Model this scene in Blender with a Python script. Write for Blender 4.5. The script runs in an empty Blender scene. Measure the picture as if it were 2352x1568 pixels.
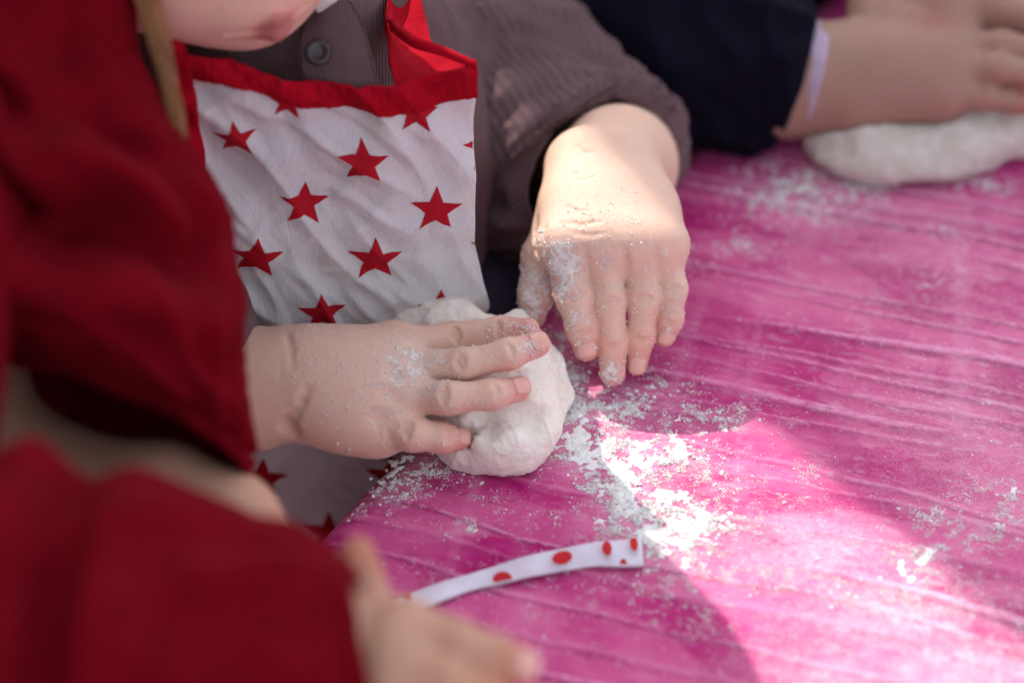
import bpy, bmesh, math, random
import numpy as np
from mathutils import Vector, Matrix
random.seed(7)
RNG = np.random.default_rng(11)
scene = bpy.context.scene
COL = scene.collection
R_ = math.radians

# ------------------------------------------------------------------ camera
PITCH, CAM_H, LENS = 38.0, 0.714, 85.0
cam = bpy.data.cameras.new('camera')
cam.lens = LENS; cam.sensor_width = 36.0; cam.clip_start = 0.02; cam.clip_end = 400
camo = bpy.data.objects.new('camera', cam); COL.objects.link(camo)
camo.location = (0, 0, CAM_H); camo.rotation_euler = (R_(90 - PITCH), 0, 0)
cam.dof.use_dof = True; cam.dof.focus_distance = 1.094; cam.dof.aperture_fstop = 2.9
scene.camera = camo

# ------------------------------------------------------------------ sky and sun
SUN_EL = 48.0
HX, HY = 0.57, -0.82                      # horizontal way the sunlight travels
hl = math.hypot(HX, HY); HX /= hl; HY /= hl
world = bpy.data.worlds.new('World'); scene.world = world; world.use_nodes = True
wn = world.node_tree.nodes; wl = world.node_tree.links
bgn = wn['Background']; sky = wn.new('ShaderNodeTexSky'); sky.sky_type = 'NISHITA'; sky.sun_disc = False
sky.sun_elevation = R_(SUN_EL); sky.sun_rotation = math.atan2(-HX, -HY)
sky.dust_density = 3.0; sky.air_density = 1.0; sky.ozone_density = 0.6
hs = wn.new('ShaderNodeHueSaturation'); hs.inputs['Saturation'].default_value = 0.36     # a bright, hazy sky
wl.new(sky.outputs[0], hs.inputs['Color']); wl.new(hs.outputs[0], bgn.inputs['Color']); bgn.inputs['Strength'].default_value = 0.15
sun = bpy.data.lights.new('sun', 'SUN'); sun.energy = 2.0; sun.angle = R_(0.53); sun.color = (1.0, 0.93, 0.82)
suno = bpy.data.objects.new('sun', sun); COL.objects.link(suno)
SD = Vector((HX * math.cos(R_(SUN_EL)), HY * math.cos(R_(SUN_EL)), -math.sin(R_(SUN_EL))))
suno.rotation_euler = SD.to_track_quat('-Z', 'Y').to_euler(); suno.location = (-2, 3, 3)
vs = scene.view_settings; vs.view_transform = 'Standard'; vs.look = 'None'; vs.exposure = 1.43; vs.gamma = 1.0
vs.use_curve_mapping = False
scene.cycles.use_denoising = True
scene.cycles.max_bounces = 8

# ------------------------------------------------------------------ measuring helpers
cp, sp = math.cos(R_(PITCH)), math.sin(R_(PITCH))
FPX = 2352 * LENS / 36.0
FWD = np.array([0, cp, -sp]); UPV = np.array([0, sp, cp]); RGT = np.array([1.0, 0, 0])
EYE = np.array([0, 0, CAM_H])
def A_(*v): return np.array(v, float)
def W(u, v, d):
    """point at distance d (m, along the viewing direction) seen at photo position u, v"""
    return EYE + d * (FWD + (u - 1176) / FPX * RGT + (784 - v) / FPX * UPV)
def T(u, v, z=0.0):
    """point at height z seen at photo position u, v"""
    r = FWD + (u - 1176) / FPX * RGT + (784 - v) / FPX * UPV
    return EYE + r * ((z - CAM_H) / r[2])
def nrm(v):
    v = np.asarray(v, float); return v / np.linalg.norm(v)
def lerp(a, b, t): return a + (b - a) * t
def sstep(a, b, x):
    t = np.clip((x - a) / (b - a), 0, 1); return t * t * (3 - 2 * t)

# ------------------------------------------------------------------ noise
_perm = np.random.default_rng(3).permutation(256); _perm = np.concatenate([_perm] * 3)
_grad = np.random.default_rng(4).normal(size=(256, 3)); _grad /= np.linalg.norm(_grad, axis=1)[:, None]
def noise(p):
    """gradient noise of points (N,3), about -0.6..0.6"""
    p = np.asarray(p, float); i = np.floor(p).astype(int); f = p - i; i &= 255
    w = f * f * f * (f * (f * 6 - 15) + 10)
    out = 0
    for dx in (0, 1):
        wx = w[:, 0] if dx else 1 - w[:, 0]
        for dy in (0, 1):
            wy = w[:, 1] if dy else 1 - w[:, 1]
            for dz in (0, 1):
                wz = w[:, 2] if dz else 1 - w[:, 2]
                h = _perm[_perm[_perm[i[:, 0] + dx] + i[:, 1] + dy] + i[:, 2] + dz]
                g = _grad[h]
                out = out + wx * wy * wz * (g[:, 0] * (f[:, 0] - dx) + g[:, 1] * (f[:, 1] - dy) + g[:, 2] * (f[:, 2] - dz))
    return out
def fbm(p, o=3, g=0.5):
    a, s, out = 1.0, 1.0, 0
    for _ in range(o):
        out = out + a * noise(p * s + 17.3 * _); s *= 2.03; a *= g
    return out

# ------------------------------------------------------------------ object helpers
def link_mesh(name, verts, faces, m=None, parent=None, smooth=True):
    me = bpy.data.meshes.new(name)
    verts = np.asarray(verts, np.float32)
    faces_np = None
    if isinstance(faces, np.ndarray):
        n, k = faces.shape
        me.vertices.add(len(verts)); me.vertices.foreach_set('co', verts.ravel())
        me.loops.add(n * k); me.loops.foreach_set('vertex_index', faces.astype(np.int32).ravel())
        me.polygons.add(n); me.polygons.foreach_set('loop_start', np.arange(0, n * k, k, dtype=np.int32))
        me.update(calc_edges=True); me.validate()
    else:
        me.from_pydata(verts.tolist(), [], faces); me.update()
    if smooth: me.polygons.foreach_set('use_smooth', np.ones(len(me.polygons), bool))
    if m is not None: me.materials.append(m)
    o = bpy.data.objects.new(name, me); COL.objects.link(o)
    if parent is not None: attach(o, parent)
    return o
def attach(o, parent):
    o.parent = parent
    o.matrix_parent_inverse = Matrix.Translation(-parent.location)      # parts keep their place in the world
def empty(name, loc):
    o = bpy.data.objects.new(name, None); COL.objects.link(o); o.location = loc; o.empty_display_size = 0.05; return o
def tag(o, label=None, cat=None, group=None, kind=None):
    if label: o['label'] = label
    if cat: o['category'] = cat
    if group: o['group'] = group
    if kind: o['kind'] = kind
    return o
def fattr(o, name, vals):
    a = o.data.attributes.new(name, 'FLOAT', 'POINT'); a.data.foreach_set('value', np.asarray(vals, np.float32))
def grid_faces(n, m, closed=False, off=0):
    i = np.arange(n - 1)[:, None]; mm = m if closed else m - 1
    j = np.arange(mm)[None, :]; j2 = (j + 1) % m
    f = np.stack([i * m + j, i * m + j2, (i + 1) * m + j2, (i + 1) * m + j], -1).reshape(-1, 4)
    return f + off
def uvs_from_verts(o, uv):
    l = o.data.uv_layers.new(name='UVMap'); idx = np.empty(len(o.data.loops), np.int32)
    o.data.loops.foreach_get('vertex_index', idx); l.data.foreach_set('uv', uv[idx].astype(np.float32).ravel())

# ------------------------------------------------------------------ distance-field bodies
def cone(a, b, ra, rb): return ('c', np.asarray(a, float), np.asarray(b, float), ra, rb)
def ell(c, r, M=None): return ('e', np.asarray(c, float), np.asarray(r, float), np.eye(3) if M is None else np.asarray(M, float))
def prim_d(pr, P):
    if pr[0] == 'c':
        _, a, b, ra, rb = pr; ba = b - a; L = ba @ ba
        t = np.clip(((P - a) @ ba) / L, 0, 1) if L > 0 else np.zeros(len(P))
        return np.linalg.norm(P - a - t[:, None] * ba, axis=1) - (ra + (rb - ra) * t)
    _, c, r, M = pr
    q = (P - c) @ M.T
    k0 = np.linalg.norm(q / r, axis=1); k1 = np.linalg.norm(q / (r * r), axis=1)
    return np.where(k1 > 1e-9, k0 * (k0 - 1.0) / np.maximum(k1, 1e-9), -r.min())
def smin(a, b, k):
    h = np.maximum(k - np.abs(a - b), 0) / k
    return np.minimum(a, b) - h * h * k * 0.25
class Field:
    """groups of rounded shapes blended together; cuts carve creases"""
    def __init__(s): s.groups = []; s.cuts = []; s.disp = None; s.hard = None
    def add(s, prims, k_in, k_out): s.groups.append((prims, k_in, k_out)); return s
    def cut(s, a, b, r, k=0.002): s.cuts.append((cone(a, b, r, r), k))
    def bounds(s):
        lo, hi = np.full(3, 9.0), np.full(3, -9.0)
        for g, _, _ in s.groups:
            for p in (sum(g, []) if isinstance(g[0], list) else g):
                if p[0] == 'c': pts = [p[1] - p[3], p[1] + p[3], p[2] - p[4], p[2] + p[4]]
                else: pts = [p[1] - p[2].max(), p[1] + p[2].max()]
                for q in pts: lo = np.minimum(lo, q); hi = np.maximum(hi, q)
        return lo - 0.01, hi + 0.01
    def __call__(s, P, ctr=None, rad=0):
        d = np.full(len(P), 1.0)
        for prims, ki, ko in s.groups:
            g = None
            for sub in (prims if isinstance(prims[0], list) else [prims]):
                gs = None
                for p in sub:
                    if ctr is not None and prim_lo(p, ctr) > rad + 0.03: continue
                    v = prim_d(p, P); gs = v if gs is None else smin(gs, v, ki)
                if gs is not None: g = gs if g is None else smin(g, gs, 0.0007)
            if g is not None: d = smin(d, g, ko)
        for p, k in s.cuts:
            if ctr is not None and prim_lo(p, ctr) > rad + 0.005: continue
            d = -smin(-d, prim_d(p, P), k)
        if s.disp is not None: d = d + s.disp(P)
        if s.hard is not None: d = s.hard(P, d, ctr, rad)
        return d
def prim_lo(p, c):
    if p[0] == 'c':
        ba = p[2] - p[1]; L = ba @ ba; t = min(max(((c - p[1]) @ ba) / L, 0), 1) if L > 0 else 0
        return np.linalg.norm(c - p[1] - t * ba) - max(p[3], p[4])
    return np.linalg.norm(c - p[1]) - p[2].max()
def mesh_field(f, vox, lo=None, hi=None, B=28):
    """surface nets over the blocks the surface passes through"""
    if lo is None: lo, hi = f.bounds()
    nb = np.maximum(np.ceil((hi - lo) / (vox * B)).astype(int), 1)
    hd = vox * B * 0.5 * math.sqrt(3)
    g = np.stack(np.meshgrid(*[np.arange(n) for n in nb], indexing='ij'), -1).reshape(-1, 3)
    C = lo + (g + 0.5) * vox * B
    d0 = f(C)
    keep = g[np.abs(d0) < hd * 1.5 + 0.008]
    S = B + 2
    loc = np.stack(np.meshgrid(*[np.arange(-1, B + 1)] * 3, indexing='ij'), -1).reshape(-1, 3)
    ids, pos, quads = [], [], []
    BIG = 1 << 20
    for b in keep:
        base = b * B
        c = lo + (base + B * 0.5) * vox
        v = f(lo + (base + loc) * vox, c, hd + vox * 2).reshape(S, S, S)
        neg = v < 0
        if neg.all() or not neg.any(): continue
        num = np.zeros((S - 1,) * 3); acc = np.zeros((S - 1,) * 3 + (3,))
        for ax in range(3):
            sl0 = [slice(None)] * 3; sl1 = [slice(None)] * 3
            sl0[ax] = slice(0, -1); sl1[ax] = slice(1, None)
            a, bb = v[tuple(sl0)], v[tuple(sl1)]
            cr = (a < 0) != (bb < 0)
            den = np.where(cr, a - bb, 1.0); t = np.where(cr, a / den, 0)
            o1, o2 = [x for x in range(3) if x != ax]
            for e1 in (0, 1):
                for e2 in (0, 1):
                    sl = [slice(None)] * 3
                    sl[o1] = slice(e1, S - 1 + e1); sl[o2] = slice(e2, S - 1 + e2)
                    m = cr[tuple(sl)]; tt = t[tuple(sl)]
                    num += m
                    acc[..., ax] += np.where(m, tt, 0); acc[..., o1] += m * e1; acc[..., o2] += m * e2
        act = num > 0
        ci = np.argwhere(act)
        p = acc[act] / num[act][:, None]
        gi = ci + base - 1
        ids.append((gi[:, 0] + 8) * BIG * BIG + (gi[:, 1] + 8) * BIG + gi[:, 2] + 8)
        pos.append(lo + (gi + p) * vox)
        for ax in range(3):
            o1, o2 = [(1, 2), (2, 0), (0, 1)][ax]
            sl0 = [slice(1, B + 1)] * 3; sl1 = [slice(1, B + 1)] * 3
            sl1[ax] = slice(2, B + 2)
            a, bb = neg[tuple(sl0)], neg[tuple(sl1)]
            for flip, m in ((False, a & ~bb), (True, ~a & bb)):
                e = np.argwhere(m)
                if not len(e): continue
                e = e + base
                d1 = np.zeros(3, int); d2 = np.zeros(3, int); d1[o1] = 1; d2[o2] = 1
                q = np.stack([e - d1 - d2, e - d2, e, e - d1], 1)
                if flip: q = q[:, ::-1]
                quads.append((q[..., 0] + 8) * BIG * BIG + (q[..., 1] + 8) * BIG + q[..., 2] + 8)
    ids = np.concatenate(ids); pos = np.concatenate(pos); quads = np.concatenate(quads)
    uid, first = np.unique(ids, return_index=True)
    V = pos[first]; F = np.searchsorted(uid, quads)
    F = np.clip(F, 0, len(uid) - 1)
    ok = (uid[F] == quads).all(1)
    return V, F[ok]

# ------------------------------------------------------------------ material helpers
class Mat:
    def __init__(s, name):
        s.m = bpy.data.materials.new(name); s.m.use_nodes = True
        s.n = s.m.node_tree.nodes; s.l = s.m.node_tree.links
        s.b = s.n['Principled BSDF']; s.tc = s.n.new('ShaderNodeTexCoord')
    def set(s, **kw):
        for k, v in kw.items():
            s.put(v, s.b.inputs[k.replace('_', ' ')])
        return s
    def put(s, v, sock):
        if isinstance(v, bpy.types.NodeSocket): s.l.new(v, sock)
        elif isinstance(v, (tuple, list)) and len(v) == 3 and sock.type == 'RGBA': sock.default_value = (*v, 1)
        else: sock.default_value = v
    def coord(s, scale=(1, 1, 1), rot=(0, 0, 0), kind='Object'):
        mp = s.n.new('ShaderNodeMapping'); s.l.new(s.tc.outputs[kind], mp.inputs[0])
        mp.inputs['Scale'].default_value = scale; mp.inputs['Rotation'].default_value = rot
        return mp.outputs[0]
    def noise(s, vec, scale=1, detail=3, rough=0.5, dist=0, out=0):
        t = s.n.new('ShaderNodeTexNoise'); s.l.new(vec, t.inputs['Vector'])
        t.inputs['Scale'].default_value = scale; t.inputs['Detail'].default_value = detail
        t.inputs['Roughness'].default_value = rough; t.inputs['Distortion'].default_value = dist
        return t.outputs[out]
    def voro(s, vec, scale=1, feature='F1', out='Distance'):
        t = s.n.new('ShaderNodeTexVoronoi'); t.feature = feature; s.l.new(vec, t.inputs['Vector'])
        t.inputs['Scale'].default_value = scale; return t.outputs[out]
    def wave(s, vec, scale=1, dist=0, detail=1, direction='X'):
        t = s.n.new('ShaderNodeTexWave'); t.bands_direction = direction; s.l.new(vec, t.inputs['Vector'])
        t.inputs['Scale'].default_value = scale; t.inputs['Distortion'].default_value = dist; t.inputs['Detail'].default_value = detail
        return t.outputs['Fac']
    def math(s, op, a, b=0.0, clamp=False):
        t = s.n.new('ShaderNodeMath'); t.operation = op; t.use_clamp = clamp
        s.put(a, t.inputs[0]); s.put(b, t.inputs[1]); return t.outputs[0]
    def ramp(s, f, a, b, lo=0.0, hi=1.0):
        t = s.n.new('ShaderNodeMapRange'); t.interpolation_type = 'SMOOTHSTEP'
        s.put(f, t.inputs[0]); s.put(a, t.inputs[1]); s.put(b, t.inputs[2]); s.put(lo, t.inputs[3]); s.put(hi, t.inputs[4])
        return t.outputs[0]
    def mix(s, f, a, b, mode='MIX'):
        t = s.n.new('ShaderNodeMix'); t.data_type = 'RGBA'; t.blend_type = mode
        s.put(f, t.inputs[0]); s.put(a, t.inputs[6]); s.put(b, t.inputs[7]); return t.outputs[2]
    def attr(s, name):
        t = s.n.new('ShaderNodeAttribute'); t.attribute_name = name; return t.outputs['Fac']
    def bump(s, h, strength=0.5, dist=0.001, prev=None):
        t = s.n.new('ShaderNodeBump'); t.inputs['Strength'].default_value = strength; t.inputs['Distance'].default_value = dist
        s.l.new(h, t.inputs['Height'])
        if prev is not None: s.l.new(prev, t.inputs['Normal'])
        return t.outputs[0]
    def done(s, nrm_=None):
        if nrm_ is not None: s.l.new(nrm_, s.b.inputs['Normal'])
        return s.m

def skin_mat(name, pale, red, flour=True):
    M = Mat(name); c = M.coord()
    mott = M.ramp(M.noise(c, 130, 4, 0.6), 0.35, 0.7)
    fine = M.ramp(M.noise(c, 900, 3, 0.6), 0.3, 0.7)
    r = M.math('ADD', M.attr('red'), M.math('MULTIPLY', M.math('SUBTRACT', mott, 0.5), 0.24), True)
    col = M.mix(r, pale, red)
    col = M.mix(M.math('MULTIPLY', fine, 0.16), col, tuple(x * 0.72 for x in pale))
    col = M.mix(M.math('MULTIPLY', M.attr('crease'), 0.13), col, tuple(x * 0.5 for x in red))
    col = M.mix(M.math('MULTIPLY', M.attr('lip'), 0.85), col, (0.36, 0.085, 0.085))
    cr = M.voro(M.coord((1, 1, 1)), 1500, 'DISTANCE_TO_EDGE')
    sk = M.ramp(cr, 0.0, 0.25)
    nb = M.bump(sk, 0.30, 0.0003)
    nb = M.bump(M.noise(M.coord((1, 1, 1)), 420, 4, 0.6), 0.42, 0.0008, nb)
    rough = 0.52
    if flour:
        fa = M.attr('flour')
        n1 = M.noise(c, 520, 5, 0.72); n2 = M.noise(c, 170, 3, 0.6)
        nn = M.math('ADD', M.math('MULTIPLY', n1, 0.62), M.math('MULTIPLY', n2, 0.38))
        th = M.math('SUBTRACT', 0.71, M.math('MULTIPLY', fa, 0.265))
        mk = M.ramp(M.math('SUBTRACT', nn, th), 0.0, 0.07)
        film = M.math('MULTIPLY', fa, 0.12)
        mk2 = M.math('MAXIMUM', M.math('MULTIPLY', mk, 0.9), film, True)
        col = M.mix(mk2, col, (0.80, 0.76, 0.74))
        nb = M.bump(mk, 0.55, 0.0005, nb)
        rr = M.math('ADD', rough, M.math('MULTIPLY', mk2, 0.4)); M.set(Roughness=rr)
    else: M.set(Roughness=rough)
    M.set(Base_Color=col)
    M.b.inputs['Subsurface Weight'].default_value = 0.22
    M.b.inputs['Subsurface Radius'].default_value = (1.0, 0.36, 0.2)
    M.b.inputs['Subsurface Scale'].default_value = 0.006
    M.b.inputs['Specular IOR Level'].default_value = 0.35
    return M.done(nb)

def cloth_mat(name, col, col2=None, weave=900.0, ribs=0.0, rough=0.9, sheen=0.0, bump=0.25, uvribs=None, mottle=60):
    M = Mat(name); c = M.coord()
    col2 = col2 or tuple(x * 0.75 for x in col)
    f = M.ramp(M.noise(c, mottle, 5, 0.65), 0.3, 0.72)
    base = M.mix(f, col, col2)
    w1 = M.wave(c, weave / 6.28, 0.6, 1, 'X'); w2 = M.wave(c, weave / 6.28, 0.6, 1, 'Z')
    wv = M.math('MAXIMUM', w1, w2)
    base = M.mix(M.math('MULTIPLY', M.noise(c, weave * 0.8, 2, 0.6), 0.35), base, tuple(x * 0.6 for x in col))
    nb = M.bump(wv, bump, 0.0004)
    if uvribs:
        wr = M.wave(M.coord(uvribs, kind='UV'), 1.0, 0.8, 2, 'Y')
        nb = M.bump(wr, 0.6, 0.0008, nb)
        base = M.mix(M.math('MULTIPLY', wr, 0.22), base, tuple(x * 0.55 for x in col))
    if ribs:
        wr = M.wave(M.coord((1, 0.6, 0.05)), ribs, 0.5, 2, 'X'); nb = M.bump(wr, 0.6, 0.0008, nb)
        base = M.mix(M.math('MULTIPLY', wr, 0.22), base, tuple(x * 0.55 for x in col))
    nb = M.bump(M.noise(c, 55, 4, 0.6), 0.25, 0.003, nb)
    M.set(Base_Color=base, Roughness=rough)
    M.b.inputs['Sheen Weight'].default_value = sheen; M.b.inputs['Sheen Roughness'].default_value = 0.5
    M.b.inputs['Specular IOR Level'].default_value = 0.06
    return M.done(nb)

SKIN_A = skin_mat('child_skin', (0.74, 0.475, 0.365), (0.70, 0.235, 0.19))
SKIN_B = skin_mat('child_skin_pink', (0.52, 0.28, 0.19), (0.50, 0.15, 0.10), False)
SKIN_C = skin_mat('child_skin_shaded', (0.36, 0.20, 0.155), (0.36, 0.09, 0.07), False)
RED_COAT = cloth_mat('red_wool', (0.165, 0.0008, 0.007), (0.12, 0.0006, 0.005), 700, sheen=0.0)
MAUVE = cloth_mat('mauve_knit', (0.165, 0.100, 0.108), (0.125, 0.076, 0.084), 900, ribs=240.0, sheen=0.0)
MAUVE_SLEEVE = cloth_mat('mauve_knit_sleeve', (0.165, 0.100, 0.108), (0.125, 0.076, 0.084), 900, uvribs=(1, 26, 1), sheen=0.0)
NAVY = cloth_mat('navy_jersey', (0.0045, 0.005, 0.013), (0.006, 0.0038, 0.008), 700, sheen=0.0)
INDIGO = cloth_mat('indigo_trousers', (0.06, 0.048, 0.08), (0.048, 0.036, 0.066), 900, sheen=0.0)
LILAC = cloth_mat('lilac_cotton', (0.58, 0.44, 0.58), None, 900)
WHITE_COLLAR = cloth_mat('white_collar', (0.62, 0.52, 0.53), None, 900)
RED_BIND = cloth_mat('red_cotton', (0.38, 0.003, 0.014), (0.31, 0.003, 0.012), 1400, sheen=0.0, mottle=200)

def thin(M, col, nb, amount):
    """thin cloth lets some of the light through"""
    m = M.done(nb); t = M.n.new('ShaderNodeBsdfTranslucent'); M.put(col, t.inputs['Color']); M.l.new(nb, t.inputs['Normal'])
    x = M.n.new('ShaderNodeMixShader'); x.inputs[0].default_value = amount
    M.l.new(M.b.outputs[0], x.inputs[1]); M.l.new(t.outputs[0], x.inputs[2]); M.l.new(x.outputs[0], M.n['Material Output'].inputs['Surface'])
    return m
def apron_mat():
    M = Mat('white_cotton_print'); c = M.coord()
    w1 = M.wave(c, 260, 0, 0, 'X'); w2 = M.wave(c, 260, 0, 0, 'Z')
    weave = M.math('MULTIPLY', M.math('ADD', w1, w2), 0.5)
    base = M.mix(M.ramp(M.noise(c, 900, 3, 0.7), 0.35, 0.75), (0.80, 0.775, 0.775), (0.71, 0.68, 0.70))
    base = M.mix(M.math('MULTIPLY', weave, 0.16), base, (0.50, 0.48, 0.54))
    st = M.ramp(M.noise(M.coord((1, 1, 1)), 26, 5, 0.7), 0.56, 0.72)
    base = M.mix(M.math('MULTIPLY', st, 0.35), base, (0.78, 0.70, 0.52))
    fl = M.ramp(M.noise(c, 400, 4, 0.7), 0.66, 0.72)
    base = M.mix(M.math('MULTIPLY', fl, M.math('MULTIPLY', st, 0.8)), base, (0.70, 0.55, 0.22))
    nb = M.bump(weave, 0.2, 0.0003)
    nb = M.bump(M.noise(M.coord((1, 1, 0.5), (0, 0.6, 0)), 70, 5, 0.6, 0.8), 0.5, 0.0035, nb)
    M.set(Base_Color=base, Roughness=0.85)
    M.b.inputs['Specular IOR Level'].default_value = 0.15
    return thin(M, base, nb, 0.30)
APRON = apron_mat()
def print_mat():
    M = Mat('red_star_print'); c = M.coord()
    base = M.mix(M.ramp(M.noise(c, 700, 4, 0.7), 0.3, 0.8), (0.40, 0.006, 0.018), (0.32, 0.006, 0.014))
    fl = M.ramp(M.noise(c, 600, 4, 0.75), 0.64, 0.74)
    base = M.mix(M.math('MULTIPLY', fl, 0.35), base, (0.7, 0.4, 0.42))
    w1 = M.wave(c, 330, 1.2, 2, 'X'); w2 = M.wave(c, 330, 1.2, 2, 'Z')
    nb = M.bump(M.math('ADD', w1, w2), 0.15, 0.0003)
    M.set(Base_Color=base, Roughness=0.85); M.b.inputs['Specular IOR Level'].default_value = 0.15
    return M.done(nb)
STAR = print_mat()
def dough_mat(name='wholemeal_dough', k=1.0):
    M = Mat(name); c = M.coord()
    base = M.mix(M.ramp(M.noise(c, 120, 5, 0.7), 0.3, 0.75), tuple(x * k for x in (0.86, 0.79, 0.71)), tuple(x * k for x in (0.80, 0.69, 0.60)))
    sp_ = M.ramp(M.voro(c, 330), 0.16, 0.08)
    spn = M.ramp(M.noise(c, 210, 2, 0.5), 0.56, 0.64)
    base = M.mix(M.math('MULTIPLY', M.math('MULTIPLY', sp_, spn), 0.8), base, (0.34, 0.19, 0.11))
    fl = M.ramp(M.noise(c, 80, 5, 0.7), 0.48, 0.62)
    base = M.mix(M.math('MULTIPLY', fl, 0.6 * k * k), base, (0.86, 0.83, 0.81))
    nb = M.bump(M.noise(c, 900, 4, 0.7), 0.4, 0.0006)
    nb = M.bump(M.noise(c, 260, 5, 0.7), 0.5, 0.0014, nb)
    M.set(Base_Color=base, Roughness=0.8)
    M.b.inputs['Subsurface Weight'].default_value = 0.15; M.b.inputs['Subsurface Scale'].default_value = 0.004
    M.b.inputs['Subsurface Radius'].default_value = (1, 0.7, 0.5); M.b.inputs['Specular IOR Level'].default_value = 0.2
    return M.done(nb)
DOUGH = dough_mat(); SHADED_DOUGH = dough_mat('shaded_dough', 0.66)  # far roll: same dough with its shade put into the colour
def flour_mat():
    M = Mat('flour'); c = M.coord()
    f = M.ramp(M.noise(c, 700, 2, 0.6), 0.60, 0.70)
    base = M.mix(f, (0.86, 0.84, 0.83), (0.66, 0.50, 0.30))
    M.set(Base_Color=base, Roughness=0.95); M.b.inputs['Specular IOR Level'].default_value = 0.1
    return M.done(M.bump(M.noise(c, 1500, 3, 0.7), 0.6, 0.0006))
FLOUR = flour_mat()
NAIL = Mat('fingernail').set(Base_Color=(0.72, 0.37, 0.31), Roughness=0.36)
NAIL.b.inputs['Subsurface Weight'].default_value = 0.15; NAIL.b.inputs['Subsurface Scale'].default_value = 0.003
NAIL = NAIL.done()
LIPS = Mat('lips').set(Base_Color=(0.40, 0.12, 0.12), Roughness=0.4).done()
def hair_mat():
    M = Mat('light_brown_hair')
    w = M.noise(M.coord((900, 900, 30)), 1, 3, 0.6)
    M.set(Base_Color=M.mix(w, (0.36, 0.15, 0.05), (0.20, 0.08, 0.03)), Roughness=0.45)
    return M.done(M.bump(w, 0.5, 0.0008))
HAIR = hair_mat()

# ------------------------------------------------------------------ table edge (the child's side), a straight line on the table
E0 = T(710, 1230)[:2]; E1 = T(1570, 320)[:2]
ED = nrm(E1 - E0); EN = A_(ED[1], -ED[0])              # EN points over the table
def q_of(P): return (P[..., 0] - E0[0]) * EN[0] + (P[..., 1] - E0[1]) * EN[1]

# flour density over the table, spots given as (photo u, v, size across cm, size along cm, amount)
SPOTS = [(1400, 1065, 1.5, 1.5, 0.95), (1500, 1050, 1.9, 1.1, 0.75), (1330, 1030, 1.2, 1.6, 0.7), (1580, 1030, 1.5, 1.1, 0.55),
         (1400, 930, 2.0, 2.0, 0.95), (1450, 1150, 1.3, 1.6, 1.0), (1520, 1200, 2.0, 1.3, 0.95), (1620, 1195, 1.8, 1.0, 0.75),
         (1560, 1250, 1.5, 1.4, 0.6), (1560, 1150, 2.0, 1.4, 0.5), (1290, 975, 1.0, 2.0, 0.5), (920, 1090, 1.3, 1.3, 0.85), (980, 1055, 1.4, 0.8, 0.9), (870, 1130, 1.0, 1.2, 0.55),
         (1070, 1215, 1.0, 0.5, 0.75), (1160, 1145, .5, .5, .6), (1090, 1105, .4, .8, .7), (1060, 1320, 1.6, .7, .35),
         (2080, 1290, 1.2, .9, 0.8), (2140, 1260, .9, .5, 0.75), (2260, 1215, 1.3, .7, 0.75), (2330, 1140, 1.3, 1.1, 0.85), (2120, 1190, 1.1, .6, .6), (1850, 1095, 1.0, .7, .65), (1830, 1150, 1.0, .4, .5),
         (1690, 965, 1.2, 1.0, .6), (1600, 960, 1.6, 1.0, .45), (1540, 890, 1.5, 1.2, .45), (1650, 560, 2.2, 1.6, .45), (1880, 435, 2.4, 1.8, 1.1), (1790, 450, 1.6, 1.4, .8), (2270, 435, .9, 1.0, .9), (2000, 400, 3.5, 1.0, .6), (2170, 530, .8, .8, .5),
         (1290, 780, .9, 3.0, .7), (1270, 870, .8, 2.2, .6), (2150, 640, 1.2, 1.2, .4), (1900, 1330, 3.0, 1.2, .35), (2050, 1370, 2.2, 1.2, .4), (1700, 1350, 2.2, 1.6, .3), (1330, 1290, 2.0, .8, .3), (1650, 1080, 1.2, .8, .4),
         (2200, 1230, 3.0, 2.5, .22), (1500, 1300, 2.4, 2.0, .35), (1270, 1200, 1.0, .6, .16), (2340, 1470, 2.0, 2.0, .3), (1250, 1450, 3, 2, .12), (1700, 1420, 3, 2, .18)]
_sp = [(T(u, v)[:2], a * 0.01, b * 0.01, w) for u, v, a, b, w in SPOTS]
def flour_density(xy):
    d = np.zeros(len(xy))
    for c, a, b, w in _sp:
        d += w * np.exp(-0.5 * (((xy[:, 0] - c[0]) / a) ** 2 + ((xy[:, 1] - c[1]) / b) ** 2) * 1.3)
    return np.minimum(d, 1.5)
_film = [(T(u, v)[:2], a * .01, b * .01, w) for u, v, a, b, w in ((1850, 1260, 4.5, 3, .56), (2080, 1400, 4.5, 3, .62), (2200, 1540, 5, 3, .60), (1900, 1540, 4, 3, .5), (1650, 1120, 3, 2, .35), (2300, 1000, 8, 10, .42), (2150, 620, 9, 9, .38), (1950, 480, 5, 4, .45), (1500, 900, 3, 3, .15))]
def film_density(xy):
    return np.max([w * np.exp(-0.5 * (((xy[:, 0] - c[0]) / a) ** 2 + ((xy[:, 1] - c[1]) / b) ** 2)) for c, a, b, w in _film], axis=0)

# ------------------------------------------------------------------ ground, table, tablecloth
GZ = -0.58
def ground_mat():
    M = Mat('paving'); c = M.coord()
    base = M.mix(M.noise(c, 3, 6, 0.6), (0.20, 0.18, 0.16), (0.30, 0.27, 0.24))
    M.set(Base_Color=base, Roughness=0.9); return M.done(M.bump(M.noise(c, 60, 5, 0.7), 0.4, 0.004))
g = link_mesh('ground', [(-150, -150, GZ), (150, -150, GZ), (150, 150, GZ), (-150, 150, GZ)], [(0, 1, 2, 3)], ground_mat(), smooth=False)
tag(g, kind='structure')

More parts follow.
